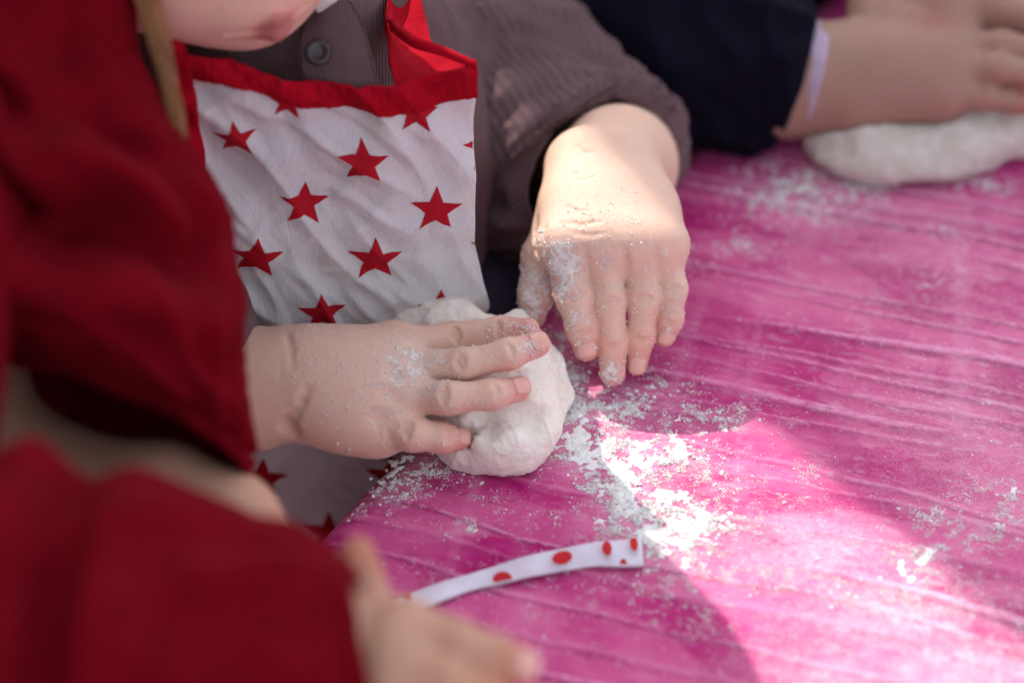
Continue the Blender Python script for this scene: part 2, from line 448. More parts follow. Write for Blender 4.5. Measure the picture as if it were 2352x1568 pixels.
def box(verts, faces, c, sx, sy, sz, ax=(1, 0), bev=0.0):
    b = len(verts); X = A_(ax[0], ax[1], 0); Y = A_(-ax[1], ax[0], 0)
    for z in (-1, 1):
        for x, y in ((-1, -1), (1, -1), (1, 1), (-1, 1)):
            verts.append(tuple(A_(*c) + X * x * sx / 2 + Y * y * sy / 2 + A_(0, 0, z * sz / 2)))
    for f in ((3, 2, 1, 0), (4, 5, 6, 7), (0, 1, 5, 4), (1, 2, 6, 5), (2, 3, 7, 6), (3, 0, 4, 7)):
        faces.append(tuple(b + i for i in f))
TP0, TP1, TQ = -0.75, 1.35, 1.15           # along the edge, and depth of the table
def tp(p, q, z): return A_(E0[0] + ED[0] * p + EN[0] * q, E0[1] + ED[1] * p + EN[1] * q, z)
wood = Mat('table_wood'); wood.set(Base_Color=wood.mix(wood.noise(wood.coord((2, 40, 40)), 1, 4), (0.33, 0.20, 0.10), (0.22, 0.13, 0.07)), Roughness=0.6); WOOD = wood.done()
tbl = tag(empty('table', tp((TP0 + TP1) / 2, TQ / 2, GZ)), 'low wooden table hidden under the magenta tablecloth', 'table')
v, f = [], []; box(v, f, tp((TP0 + TP1) / 2, TQ / 2, -0.019), TP1 - TP0 - 0.03, TQ - 0.03, 0.03, ED); link_mesh('tabletop', v, f, WOOD, tbl, False)
for p in (TP0 + 0.08, TP1 - 0.08):
    for q in (0.08, TQ - 0.08):
        v, f = [], []; box(v, f, tp(p, q, (GZ - 0.034) / 2), 0.05, 0.05, abs(GZ) - 0.034, ED); link_mesh('leg', v, f, WOOD, tbl, False)

STRIPE = R_(-19.0)
_lr = np.random.default_rng(21); LINES = []
_b = 0.30
while _b < 1.42:
    LINES.append((_b, _lr.normal(0, .035), _lr.uniform(4, 9), _lr.uniform(0, 6.28), _lr.uniform(14, 30), _lr.uniform(0, 6.28), _lr.uniform(3, 8), _lr.uniform(0, 6.28), _lr.uniform(10, 22), _lr.uniform(.0006, .0019), _lr.uniform(.3, 1.0)))
    _b += _lr.uniform(.005, .021)
CROSS = [(_lr.uniform(-.5, .8), _lr.normal(0, .12), _lr.uniform(0, 6.28), _lr.uniform(.002, .006), _lr.uniform(.3, .8)) for _ in range(22)]
def cloth_creases(P):
    """ridge and hollow of the creases that run across the table from the child's side"""
    c, s = math.cos(STRIPE), math.sin(STRIPE)
    a = P[:, 0] * c + P[:, 1] * s; b = -P[:, 0] * s + P[:, 1] * c
    wob = noise(np.stack([a * 6, b * 8, 0 * a + 3], 1)) * 0.013 + noise(np.stack([a * 22, b * 20, 0 * a + 8], 1)) * 0.004
    rg = np.zeros(len(P)); dk = np.zeros(len(P)); ln = np.zeros(len(P))
    for b0, sl, f1, p1, f2, p2, f3, p3, f4, w, stg in LINES:
        d = b + wob - (b0 + sl * a + .0028 * np.sin(a * f1 + p1) + .0010 * np.sin(a * f2 + p2))
        k = np.nonzero(np.abs(d) < .012)[0]
        if not len(k): continue
        dd, aa = d[k], a[k]
        env = stg * sstep(-.35, .5, np.sin(aa * f3 + p3) + .5 * np.sin(aa * f4 + p1))
        ww = w * (1 + .5 * np.sin(aa * f4 * 2.3 + p2))
        e = np.exp(-(dd / ww) ** 2)
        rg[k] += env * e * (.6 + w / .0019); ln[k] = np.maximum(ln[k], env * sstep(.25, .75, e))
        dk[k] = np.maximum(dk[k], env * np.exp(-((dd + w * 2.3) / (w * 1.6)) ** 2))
    for a0, sl, p1, w, stg in CROSS:
        d = a - (a0 + sl * (b - .8) + .004 * np.sin(b * 22 + p1)); k = np.nonzero(np.abs(d) < .02)[0]
        if len(k): ln[k] = np.maximum(ln[k], .38 * stg * np.exp(-(d[k] / w) ** 4) * sstep(-.4, .5, np.sin(b[k] * 19 + p1 * 3)))
    return a, b, rg, dk, ln
def cloth_height(P, fields=None):
    a, b, rg, dk, ln = fields or cloth_creases(P)
    z0 = np.zeros(len(P))
    return rg * 0.0006 - dk * 0.0003 + noise(np.stack([a * 9, b * 14, z0 + 5], 1)) * 0.0016 + noise(np.stack([a * 26, b * 60, z0 + 7], 1)) * 0.0005
def cloth_z(xy): return cloth_height(np.column_stack([xy, np.zeros(len(xy))])) - 0.0005
RND = 0.016
ps = np.unique(np.concatenate([np.linspace(TP0, -0.12, 60), np.linspace(-0.12, 0.62, 600), np.linspace(0.62, TP1, 60)]))
qs_in = np.concatenate([np.linspace(RND, 0.42, 360), np.linspace(0.43, TQ - RND, 60)])
arc = np.linspace(0, 1, 14)[:-1]
prof = [(RND - RND * math.sin(t * math.pi / 2), -RND + RND * math.cos(t * math.pi / 2)) for t in arc[1:]]
q_list = [(q, 0.0) for q in qs_in]
left = [(q, z) for q, z in prof] + [(-0.0005 * i - 0.0, -RND - 0.01 * i) for i in range(0, 24)]
far = [(TQ - q, z) for q, z in left]
full = left[::-1] + q_list + far
n, m = len(ps), len(full)
qq = np.array([x[0] for x in full]); zz = np.array([x[1] for x in full])
Pp, Qq = np.meshgrid(ps, qq, indexing='ij'); Zz = np.broadcast_to(zz, Pp.shape).copy()
hang = np.clip(-Zz / 0.2, 0, 1)
Qq = Qq + np.where(Qq < 0.3, -1, 1) * hang * (0.004 + 0.012 * np.sin(Pp * 30 + 1.7 * np.sin(Pp * 9)))
X = E0[0] + ED[0] * Pp + EN[0] * Qq; Y = E0[1] + ED[1] * Pp + EN[1] * Qq
V = np.stack([X, Y, Zz], -1).reshape(-1, 3)
top = (V[:, 2] > -0.004)
fl_ = cloth_creases(V); h = cloth_height(V, fl_); V[:, 2] += np.where(top, h - 0.0005, 0)
cl = link_mesh('tablecloth', V, grid_faces(n, m))
fd = np.maximum(np.minimum(flour_density(V[:, :2]), 1) * 0.5, film_density(V[:, :2])); fd[~top] *= 0.5
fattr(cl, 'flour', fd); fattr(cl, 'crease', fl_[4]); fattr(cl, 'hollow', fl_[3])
def tablecloth_mat():
    M = Mat('magenta_tablecloth')
    base_c = M.coord(rot=(0, 0, -STRIPE))
    def sc(x, y, z=1):
        k = M.n.new('ShaderNodeVectorMath'); k.operation = 'MULTIPLY'; M.l.new(base_c, k.inputs[0]); k.inputs[1].default_value = (x, y, z); return k.outputs[0]
    deep, mid, pink, pale, dark = (0.42, 0.003, 0.145), (0.52, 0.024, 0.20), (0.63, 0.110, 0.285), (0.76, 0.29, 0.49), (0.22, 0.003, 0.085)
    n_a = M.noise(sc(11, 26), 1, 5, 0.6)
    col = M.mix(M.ramp(n_a, 0.38, 0.60), deep, pink)
    n_b = M.noise(sc(34, 80), 1, 5, 0.65)
    col = M.mix(M.math('MULTIPLY', M.ramp(n_b, 0.48, 0.66), 0.6), col, mid)
    n_d = M.noise(sc(16, 60, 3), 1, 5, 0.65)
    col = M.mix(M.math('MULTIPLY', M.ramp(n_d, 0.60, 0.68), 0.45), col, dark)
    n_x = M.noise(sc(30, 6, 1), 1, 3, 0.5)
    col = M.mix(M.math('MULTIPLY', M.ramp(n_x, 0.56, 0.64), 0.35), col, pink)
    col = M.mix(M.math('MULTIPLY', M.ramp(n_x, 0.44, 0.36), 0.4), col, deep)
    vx = M.n.new('ShaderNodeTexVoronoi'); vx.inputs['Scale'].default_value = 1; M.l.new(sc(24, 62, 1), vx.inputs['Vector']); vx.feature = 'SMOOTH_F1'; vx.inputs['Smoothness'].default_value = 0.6
    tone = M.math('ADD', vx.outputs['Color'], M.math('MULTIPLY', M.math('SUBTRACT', n_b, 0.5), 0.5))
    col = M.mix(M.math('MULTIPLY', M.ramp(tone, 0.54, 0.66), 0.55), col, pink)
    col = M.mix(M.math('MULTIPLY', M.ramp(tone, 0.42, 0.32), 0.4), col, deep)
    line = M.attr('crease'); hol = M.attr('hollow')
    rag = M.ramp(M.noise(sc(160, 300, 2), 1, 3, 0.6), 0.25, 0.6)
    col = M.mix(M.math('MULTIPLY', M.math('MULTIPLY', hol, rag), 0.85), col, dark)  # shade below each crease, put into the cloth colour
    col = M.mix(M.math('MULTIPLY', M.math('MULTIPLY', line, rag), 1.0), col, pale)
    # flour film
    c = M.coord()
    fa = M.attr('flour')
    nn = M.math('ADD', M.math('MULTIPLY', M.noise(c, 700, 4, 0.75), 0.6), M.math('MULTIPLY', M.noise(c, 120, 4, 0.65), 0.4))
    fa2 = M.math('ADD', fa, 0.08)
    mk = M.ramp(M.math('SUBTRACT', nn, M.math('SUBTRACT', 0.66, M.math('MULTIPLY', fa2, 0.17))), 0.0, 0.08)
    sm_ = M.math('MULTIPLY', M.ramp(M.noise(sc(60, 170, 9), 1, 5, 0.7), 0.50, 0.66), M.math('MULTIPLY', fa, 1.3, True))
    mk = M.math('MAXIMUM', mk, M.math('MULTIPLY', sm_, 0.75))
    mk = M.math('MAXIMUM', M.math('MULTIPLY', mk, 0.75), M.math('MULTIPLY', M.math('MINIMUM', M.math('MULTIPLY', M.math('MULTIPLY', fa, fa), 1.15), 0.55), M.ramp(nn, 0.30, 0.62)), True)
    col = M.mix(mk, col, (0.84, 0.80, 0.80))
    M.set(Base_Color=col, Roughness=M.math('ADD', M.ramp(n_b, 0.3, 0.7, 0.45, 0.62), M.math('MULTIPLY', mk, 0.4)))
    M.b.inputs['Specular IOR Level'].default_value = 0.10
    nb = M.bump(n_b, 0.3, 0.0012); nb = M.bump(n_d, 0.25, 0.0015, nb); nb = M.bump(M.noise(c, 700, 4, 0.6), 0.2, 0.0005, nb)
    nb = M.bump(mk, 0.4, 0.0004, nb)
    return M.done(nb)
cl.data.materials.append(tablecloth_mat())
tag(cl, 'crinkled magenta tablecloth with pale pink streaks, dusted with flour', 'tablecloth')

# ------------------------------------------------------------------ unseen canopies added to shade the table and leave a sunlit slot
def canopy(c0, c1, s0, s1, z, label):
    """canvas roof spanning c0..c1 across the sunlight and s0..s1 up the sunlight"""
    nx, ny = -HY, HX
    root = tag(empty('added_canopy', ((c0 + c1) / 2 * nx - HX * s0, (c0 + c1) / 2 * ny - HY * s0, GZ)), label, 'canopy', None)
    def pt(c, s, zz): return (c * nx - HX * s, c * ny - HY * s, zz)
    N, K = 12, 16; vv = []
    for i in range(N):
        for j in range(K):
            a, b = i / (N - 1), j / (K - 1)
            vv.append(pt(lerp(c0, c1, a), lerp(s0, s1, b), z - 0.05 * math.sin(a * math.pi) * math.sin(b * math.pi)))
    o = link_mesh('canvas', np.array(vv), grid_faces(N, K), CANVAS, root)
    sm = o.modifiers.new('thickness', 'SOLIDIFY'); sm.thickness = 0.004
    for c in (c0, c1):
        for s in (s0, s1):
            V_, F_ = [], []; b = pt(c + (0.02 if c == c0 else -0.02), s + (0.03 if s == s0 else -0.03), (z + GZ) / 2 - 0.02)
            box(V_, F_, b, 0.03, 0.03, z - GZ - 0.06); link_mesh('pole', V_, F_, POLE, root, False)
CANVAS = cloth_mat('canopy_canvas', (0.30, 0.29, 0.27), None, 300)
POLE = Mat('pole_metal').set(Base_Color=(0.5, 0.5, 0.5), Metallic=1.0, Roughness=0.4).done()
zc = 1.9; sc_ = zc / math.tan(R_(SUN_EL))
SLOT0, SLOT1 = 0.474, 0.581
# c is measured on the table: c = nx*x + ny*y
hoff = HX * 0.05 + HY * 0.8
z2 = 2.7; s2_ = z2 / math.tan(R_(SUN_EL))
canopy(SLOT1, SLOT1 + 1.2, s2_ - hoff - 1.1, s2_ - hoff + 1.1, z2, 'unseen grey canvas canopy added to shade the far half of the table')
canopy(SLOT0 - 1.1, SLOT0, sc_ - hoff - 0.95, sc_ - hoff + 0.95, zc, 'unseen grey canvas canopy added to shade the children at the near half')

def added_wall(x0, y0, x1, y1, ztop, label):  # unseen wall added to cut the sky light coming from the left
    root = tag(empty('added_wall', ((x0 + x1) / 2, (y0 + y1) / 2, GZ)), label, 'added wall')
    n, k = 60, 16; L = math.hypot(x1 - x0, y1 - y0); nx_, ny_ = -(y1 - y0) / L, (x1 - x0) / L; vv = []
    for i in range(n):
        for j in range(k):
            a = i / (n - 1); w = 0.02 * math.sin(a * L * 22) * (0.4 + 0.6 * (1 - j / (k - 1)))
            vv.append((lerp(x0, x1, a) + nx_ * w, lerp(y0, y1, a) + ny_ * w, lerp(GZ + 0.01, ztop, j / (k - 1))))
    o = link_mesh('canvas', np.array(vv), grid_faces(n, k), DARK_CANVAS, root); sm = o.modifiers.new('thickness', 'SOLIDIFY'); sm.thickness = 0.003
    for x, y in ((x0, y0), (x1, y1)):
        V_, F_ = [], []; box(V_, F_, (x - nx_ * .05, y - ny_ * .05, (ztop + GZ) / 2), 0.03, 0.03, ztop - GZ - .002); link_mesh('pole', V_, F_, POLE, root, False)
DARK_CANVAS = cloth_mat('dark_canvas', (0.06, 0.055, 0.055), None, 300)
added_wall(-1.15, -0.75, -1.0, 1.5, 1.7, 'unseen dark canvas wall added left of the children to block sky light')

# ------------------------------------------------------------------ tubes for sleeves and bands
def cr(pts, t):
    """Catmull-Rom through stations, t in 0..1"""
    pts = np.asarray(pts, float); n = len(pts) - 1
    x = np.clip(np.asarray(t) * n, 0, n - 1e-9); i = x.astype(int); f = (x - i)[:, None]
    g = lambda k: pts[np.clip(k, 0, n)]
    p0, p1, p2, p3 = g(i - 1), g(i), g(i + 1), g(i + 2)
    return 0.5 * (2 * p1 + (p2 - p0) * f + (2 * p0 - 5 * p1 + 4 * p2 - p3) * f ** 2 + (3 * p1 - p0 - 3 * p2 + p3) * f ** 3)
def sleeve(name, stations, m, parent, ns=150, nt=140, thick=0.0022, fold=None, inner=0.35, power=1.0):
    C = cr([s[0] for s in stations], np.linspace(0, 1, ns)); a = cr([s[1] for s in stations], np.linspace(0, 1, ns)); b = cr([s[2] for s in stations], np.linspace(0, 1, ns))
    th = np.linspace(0, 2 * np.pi, nt, endpoint=False)
    ct, st = np.cos(th), np.sin(th)
    P = C[:, None] + a[:, None] * ct[None, :, None] + b[:, None] * st[None, :, None]
    D = P - C[:, None]; D /= np.linalg.norm(D, axis=2)[..., None]
    s = np.broadcast_to(np.linspace(0, 1, ns)[:, None], (ns, nt)); t = np.broadcast_to(th[None], (ns, nt))
    L = np.linalg.norm(np.diff(C, axis=0), axis=1).sum()
    if fold is not None: P = P + D * fold(s, t, P, L)[..., None]
    k = int(ns * inner)
    rim = P[-1] - D[-1] * thick * 0.5 + (P[-1] - P[-2]) / np.linalg.norm(P[-1] - P[-2], axis=1)[:, None] * thick * 0.5
    In = (P - D * thick)[::-1][:k]
    V = np.concatenate([P.reshape(-1, 3), rim, In.reshape(-1, 3)])
    F = grid_faces(ns + 1 + k, nt, True)
    o = link_mesh(name, V, F, m, parent)
    r = np.concatenate([np.linspace(0, 1, ns), [1], np.linspace(1, 1 - inner, k)])
    uv = np.stack([np.repeat(r * L * 20, nt), np.tile(th / (2 * np.pi), ns + 1 + k) * 1.0], 1)
    uvs_from_verts(o, uv)
    return o
def folds(amp, fs, ft, diag=0.0, seed=0.0, rag=0.0):
    def fn(s, t, P, L):
        sh = s.shape
        q = np.stack([(s * L * fs + diag * np.sin(t)).ravel(), (np.cos(t) * ft).ravel() + seed, (np.sin(t) * ft).ravel() + seed * 1.7], 1)
        n1 = noise(q); n2 = noise(q * 2.1 + 5)
        r = (1 - np.abs(n1) * 3.2).clip(-0.6, 1) * amp + n2 * amp * 0.6
        return r.reshape(sh)
    return fn
def ribbon(name, Lp, Rp, m, parent, ns=80, nw=14, thick=0.0012, wav=0.0, bulge=0.0, facing=None, seed=0):
    t = np.linspace(0, 1, ns); A = cr(Lp, t); B = cr(Rp, t)
    w = np.linspace(0, 1, nw)
    P = A[:, None] * (1 - w)[None, :, None] + B[:, None] * w[None, :, None]
    du = np.gradient(P, axis=0); dw = np.gradient(P, axis=1)
    N = np.cross(du, dw); N /= np.linalg.norm(N, axis=2)[..., None] + 1e-12
    fc = -FWD if facing is None else facing
    N *= np.sign((N @ fc))[..., None]
    if wav or bulge:
        q = P.reshape(-1, 3)
        P = P + N * (wav * noise(q * 60 + seed).reshape(ns, nw) * 2 + bulge * np.sin(w * np.pi)[None])[..., None]
    top = P.reshape(-1, 3); bot = (P - N * thick).reshape(-1, 3)
    F = [grid_faces(ns, nw), grid_faces(ns, nw, off=ns * nw)[:, ::-1]]
    def edge(idx):
        idx = np.array(idx); return np.stack([idx[:-1], idx[1:], idx[1:] + ns * nw, idx[:-1] + ns * nw], 1)
    F += [edge([i * nw for i in range(ns)]), edge([i * nw + nw - 1 for i in range(ns)]), edge(list(range(nw))), edge([(ns - 1) * nw + j for j in range(nw)])]
    o = link_mesh(name, np.concatenate([top, bot]), np.concatenate(F), m, parent)
    tt = np.repeat(t, nw); ww = np.tile(w, ns); uv = np.stack([tt, ww], 1)
    uvs_from_verts(o, np.concatenate([uv, uv]))
    return o

# ------------------------------------------------------------------ hands
class Hand:
    pass
def build_hand(F, wrist, fingers, thumb, forearm, palm_th=0.010, hot=None, dorsal=None, k_f=0.0042, web=0.16, rpalm=0.0105):
    """fingers: list of 4 chains [(MCP),(PIP),(DIP),(TIP)] of points with radii; thumb: chain; wrist: (radial point, ulnar point, radius)"""
    wr_, wu, rw = wrist
    palm = [cone(wr_, wu, rw, rw)]
    for i, ch in enumerate(fingers):
        t = i / 3.0
        p0 = lerp(wr_, wu, t); mcp, r = ch[0]
        palm.append(cone(p0, mcp, rw * 0.95, max(rpalm, r)))
        if i < 3: palm.append(cone(mcp, fingers[i + 1][0][0], rpalm * 0.94, rpalm * 0.94))
    for i in range(3):
        a, b = fingers[i], fingers[i + 1]
        p = lerp((a[0][0] + b[0][0]) / 2, (a[1][0] + b[1][0]) / 2, web)
        palm.append(cone((a[0][0] + b[0][0]) / 2, p, rpalm * 0.8, rpalm * 0.55))
    for k in range(len(forearm) - 1):
        palm.append(cone(forearm[k][0], forearm[k + 1][0], forearm[k][1], forearm[k + 1][1]))
    palm.append(cone(forearm[-1][0], (wr_ + wu) / 2, forearm[-1][1], rw * 1.05))
    F.add(palm, 0.011, 0.012)
    chains = list(fingers) + ([thumb] if thumb else []); fing = []
    for ch in chains:
        pr = []
        for (a, ra), (b, rb) in zip(ch[:-1], ch[1:]): pr.append(cone(a, b, ra, rb))
        fing.append(pr)
        for j in (1, 2):
            if j >= len(ch) - 1: continue
            c, r = ch[j]; ax = nrm(ch[j + 1][0] - ch[j - 1][0])
            d = nrm(dorsal - (dorsal @ ax) * ax); sd = np.cross(ax, d)
            for o, depth, wd in ((-0.0019, 0.46, 0.42), (-0.0001, 0.62, 0.62), (0.0017, 0.48, 0.46)) if j == 1 else ((0.0002, 0.46, 0.5), (0.0015, 0.34, 0.34)):
                wd *= RNG.uniform(0.8, 1.15); sk = RNG.uniform(-0.15, 0.15); L_ = []
                for q in (-1.0, -0.45, 0.1, 0.55, 1.0):
                    a_ = (q + sk) * wd
                    L_.append(c + ax * (o * (1 - 0.35 * q * q) + RNG.normal(0, 0.00012)) + (d * math.cos(a_) + sd * math.sin(a_)) * (r + 0.00098 - 0.0008 * depth * (1 - 0.35 * q * q)))
                for a_, b_ in zip(L_[:-1], L_[1:]): F.cut(a_, b_, 0.00055, 0.0011)
        if hot is not None:
            hot.append((ch[-1][0], 0.0125, 1.0)); hot.append((ch[1][0] + dorsal * ch[1][1], 0.007, 0.15))
            for (a, ra), (b, rb) in zip(ch[:-1], ch[1:]):
                hot.append(((a + b) / 2 - dorsal * ra * 0.9, 0.010, 0.45))
    F.add(fing, 0.004, k_f)
def on_skin(F, u, v, d0, d1, sink=0.0):
    """first point of the skin seen at photo position u, v"""
    ds = np.linspace(d0, d1, 260); P = np.stack([W(u, v, d) for d in ds]); f = F(P)
    k = np.nonzero(f < 0)[0]; i = k[0] if len(k) else int(np.argmin(f))
    return W(u, v, ds[i] + sink)
def skin_fold(F, pts, d0, d1, rad, k, depth=0.0003):
    up = rad + k / 4 - depth                       # how far above the skin the cutting line runs
    P = [on_skin(F, u, v, d0, d1, -up * 1.1) for u, v in pts]
    for a, b in zip(P[:-1], P[1:]): F.new_cuts.append((cone(a, b, rad, rad), k))
def nail(parent, dip, tip, dorsal, length=0.0078, spread=50, m=None):
    (d, rd), (t, rt) = dip, tip
    ax = nrm(t - d); n = nrm(dorsal - (dorsal @ ax) * ax); sd = np.cross(ax, n)
    N, K = 9, 11; P = []
    base = t - ax * length * 0.52
    for i in range(N):
        v = i / (N - 1)
        for j in range(K):
            u = -1 + 2 * j / (K - 1)
            wfac = (1 - abs(2 * v - 1) ** 4.5) ** 0.35 if 0 < v < 1 else 0.55
            ph = math.radians(spread) * u * (0.55 + 0.45 * wfac)
            R = rt * 1.035
            along = length * (v - 0.06 * u * u * (1 if v > .5 else -1))
            drop = 0.0012 * max(0, v - 0.62) ** 1.5 * 3
            P.append(base + ax * along + n * (R * math.cos(ph) - drop) + sd * R * math.sin(ph))
    o = link_mesh('fingernail', np.array(P), grid_faces(N, K), m or NAIL, parent)
    s = o.modifiers.new('thickness', 'SOLIDIFY'); s.thickness = 0.0007; s.offset = 0
    return o
def head_prims(C, fh, uh, s=1.0):
    rh = np.cross(fh, uh)
    M = np.stack([rh, fh, uh])
    P = lambda r, f_, u: C + s * (rh * r + fh * f_ + uh * u)
    skull = [ell(P(0, -0.008, 0.02), A_(0.072, 0.085, 0.080) * s, M), ell(P(0, 0.018, -0.04), A_(0.060, 0.058, 0.060) * s, M), ell(P(0, 0.046, -0.082), A_(0.021, 0.019, 0.017) * s, M),
             ell(P(0.034, 0.036, -0.045), A_(0.028, 0.028, 0.030) * s, M), ell(P(-0.034, 0.036, -0.045), A_(0.028, 0.028, 0.030) * s, M)]
    face = [cone(P(0, 0.077, 0.012), P(0, 0.088, -0.022), 0.006 * s, 0.009 * s), ell(P(0, 0.064, -0.06), A_(0.024, 0.014, 0.018) * s, M),
            ell(P(0.068, -0.005, -0.01), A_(0.008, 0.016, 0.024) * s, M), ell(P(-0.068, -0.005, -0.01), A_(0.008, 0.016, 0.024) * s, M)]
    lips = [cone(P(-0.018, 0.066, -0.0675), P(0, 0.0760, -0.0662), 0.0028 * s, 0.005 * s), cone(P(0, 0.0760, -0.0662), P(0.018, 0.066, -0.0675), 0.005 * s, 0.0028 * s),
            cone(P(-0.014, 0.066, -0.0735), P(0, 0.0735, -0.0752), 0.003 * s, 0.0062 * s), cone(P(0, 0.0735, -0.0752), P(0.014, 0.066, -0.0735), 0.0062 * s, 0.003 * s)]
    eyes = [P(0.03, 0.071, 0.005), P(-0.03, 0.071, 0.005)]
    return skull, face, lips, eyes, P
def add_head(F, C, fh, uh, neck, s=1.0, parent=None):
    sk, fa, li, ey, P = head_prims(C, fh, uh, s)
    F.add(sk, 0.03 * s, 0.02); F.add(fa, 0.006, 0.008); F.add(li, 0.002, 0.0035)
    F.add([cone(P(0, -0.02, -0.05), neck, 0.038 * s, 0.040 * s)], 0.01, 0.018)
    F.cut(P(-0.019, 0.0705, -0.0707), P(0, 0.0802, -0.0707), 0.0014, 0.002); F.cut(P(0, 0.0802, -0.0707), P(0.019, 0.0705, -0.0707), 0.0014, 0.002)
    if parent is not None:
        for e in ey:
            b = bmesh.new(); bmesh.ops.create_uvsphere(b, u_segments=20, v_segments=12, radius=0.0105 * s)
            me = bpy.data.meshes.new('eye'); b.to_mesh(me); b.free(); me.materials.append(EYE_M); o = bpy.data.objects.new('eye', me); COL.objects.link(o)
            o.location = e - nrm(fh) * 0.004 * s; attach(o, parent)
    return P, li
EYE_M = Mat('eye').set(Base_Color=(0.25, 0.18, 0.14), Roughness=0.15).done()
def coarsen(V, F, keep, cell=0.0055):
    """merge the vertices that lie under clothes or out of sight into a coarser net, leaving one closed skin"""
    fine = np.zeros(len(V), bool)
    for c, r in keep: fine |= ((V - c) ** 2).sum(1) < r * r
    k = np.floor(V / cell).astype(np.int64) + 4096
    key = np.where(fine, np.arange(len(V)), (1 << 40) + (k[:, 0] << 26) + (k[:, 1] << 13) + k[:, 2])
    u, inv = np.unique(key, return_inverse=True); cnt = np.bincount(inv)
    NV = np.stack([np.bincount(inv, V[:, a]) / cnt for a in range(3)], 1)
    T3 = np.concatenate([F[:, [0, 1, 2]], F[:, [0, 2, 3]]]); T3 = inv[T3]
    ok = (T3[:, 0] != T3[:, 1]) & (T3[:, 1] != T3[:, 2]) & (T3[:, 0] != T3[:, 2]); T3 = T3[ok]
    _, first = np.unique(np.sort(T3, 1), axis=0, return_index=True)
    return NV, T3[np.sort(first)]
def body_mesh(F, vox, m, parent, hot, flour_spots=(), lips=None, keep=()):
    V, Fc = mesh_field(F, vox)
    V, Fc = coarsen(V, Fc, keep)
    o = link_mesh('body', V, Fc, m, parent)
    red = np.zeros(len(V))
    for c, s, w in hot: red = np.maximum(red, w * np.exp(-((V - c) ** 2).sum(1) / (s * s)))
    if lips is not None:
        d = np.min([prim_d(p, V) for p in lips], axis=0); red = np.maximum(red, 0.5 * sstep(0.004, 0.0002, d))
    fattr(o, 'red', red)
    fattr(o, 'lip', sstep(0.0016, 0.0002, d) if lips is not None else np.zeros(len(V)))
    cz = np.zeros(len(V))
    for p, k in F.cuts:
        lo_c = np.minimum(p[1], p[2]) - .003; hi_c = np.maximum(p[1], p[2]) + .003; kk = np.nonzero(((V > lo_c) & (V < hi_c)).all(1))[0]
        if len(kk): cz[kk] = np.maximum(cz[kk], sstep(.00045, -.0002, prim_d(p, V[kk])))
    fattr(o, 'crease', cz)
    fl = np.zeros(len(V))
    for c, s, w in flour_spots: fl = np.maximum(fl, 1.22 * w * np.exp(-((V - c) ** 2).sum(1) / (s * s)))
    fattr(o, 'flour', fl)
    return o, V, Fc, fl
def vnormals(V, F):
    n = np.zeros_like(V); a = np.cross(V[F[:, 1]] - V[F[:, 0]], V[F[:, 2]] - V[F[:, 0]])
    for k in range(3): np.add.at(n, F[:, k], a)
    return n / (np.linalg.norm(n, axis=1)[:, None] + 1e-12)

# small irregular lumps of flour, all in one mesh
_oct_v = np.array([(1, 0, 0), (-1, 0, 0), (0, 1, 0), (0, -1, 0), (0, 0, 1), (0, 0, -1)], float)
_oct_f = np.array([(0, 2, 4), (2, 1, 4), (1, 3, 4), (3, 0, 4), (2, 0, 5), (1, 2, 5), (3, 1, 5), (0, 3, 5)])
def grains(P, S, rng=RNG):
    n = len(P)
    v = _oct_v[None] * (S[:, None, None] * rng.uniform(0.5, 1.3, (n, 6, 1)))
    a = rng.uniform(0, 6.28, n); b = rng.uniform(-0.8, 0.8, n)
    ca, sa, cb, sb = np.cos(a)[:, None], np.sin(a)[:, None], np.cos(b)[:, None], np.sin(b)[:, None]
    x, y, z = v[..., 0], v[..., 1], v[..., 2]
    x, y = x * ca - y * sa, x * sa + y * ca
    y, z = y * cb - z * sb, y * sb + z * cb
    v = np.stack([x, y, z], -1) + P[:, None]
    f = _oct_f[None] + (np.arange(n) * 6)[:, None, None]
    return v.reshape(-1, 3), f.reshape(-1, 3)

# ================================================================== CHILD IN THE STAR APRON
A_root = tag(empty('person', (-0.09, 1.0, GZ)), 'child in a mauve sweater and white apron with red stars, kneading dough', 'person', 'children around the table')
FA = Field(); hotA = []; DORS = nrm(-FWD + 0.25 * UPV)
# right hand on the dough (photo left)
def chain(pts): return [(W(u, v, d), r) for u, v, d, r in pts]
idxR = chain([(905, 800, 1.096, .0098), (1042, 776, 1.107, .0069), (1150, 760, 1.105, .0063), (1213, 757, 1.100, .0054)])
midR = chain([(915, 848, 1.079, .0092), (1066, 837, 1.069, .0068), (1168, 813, 1.069, .0065), (1234, 792, 1.074, .0057)])
rinR = chain([(910, 908, 1.073, .0092), (1030, 914, 1.061, .0069), (1130, 906, 1.063, .0064), (1188, 894, 1.070, .0057)])
pinR = chain([(872, 982, 1.073, .0092), (948, 996, 1.063, .0074), (1014, 1005, 1.065, .0063), (1054, 1008, 1.071, .0051)])
thuR = chain([(760, 830, 1.102, .012), (850, 825, 1.117, .0105), (935, 828, 1.123, .009), (985, 838, 1.125, .0075)])
build_hand(FA, (W(690, 840, 1.081), W(690, 908, 1.075), 0.0160), [idxR, midR, rinR, pinR], thuR,
           [(W(300, 640, 1.130), 0.031), (W(480, 880, 1.092), 0.0285), (W(590, 893, 1.083), 0.0250)], hot=hotA, dorsal=DORS, rpalm=0.0105)
# plump heel of the hand and back of the hand
FA.add([ell(W(800, 945, 1.073), (0.022, 0.018, 0.017)), ell(W(800, 850, 1.079), (0.024, 0.018, 0.017))], 0.02, 0.012)
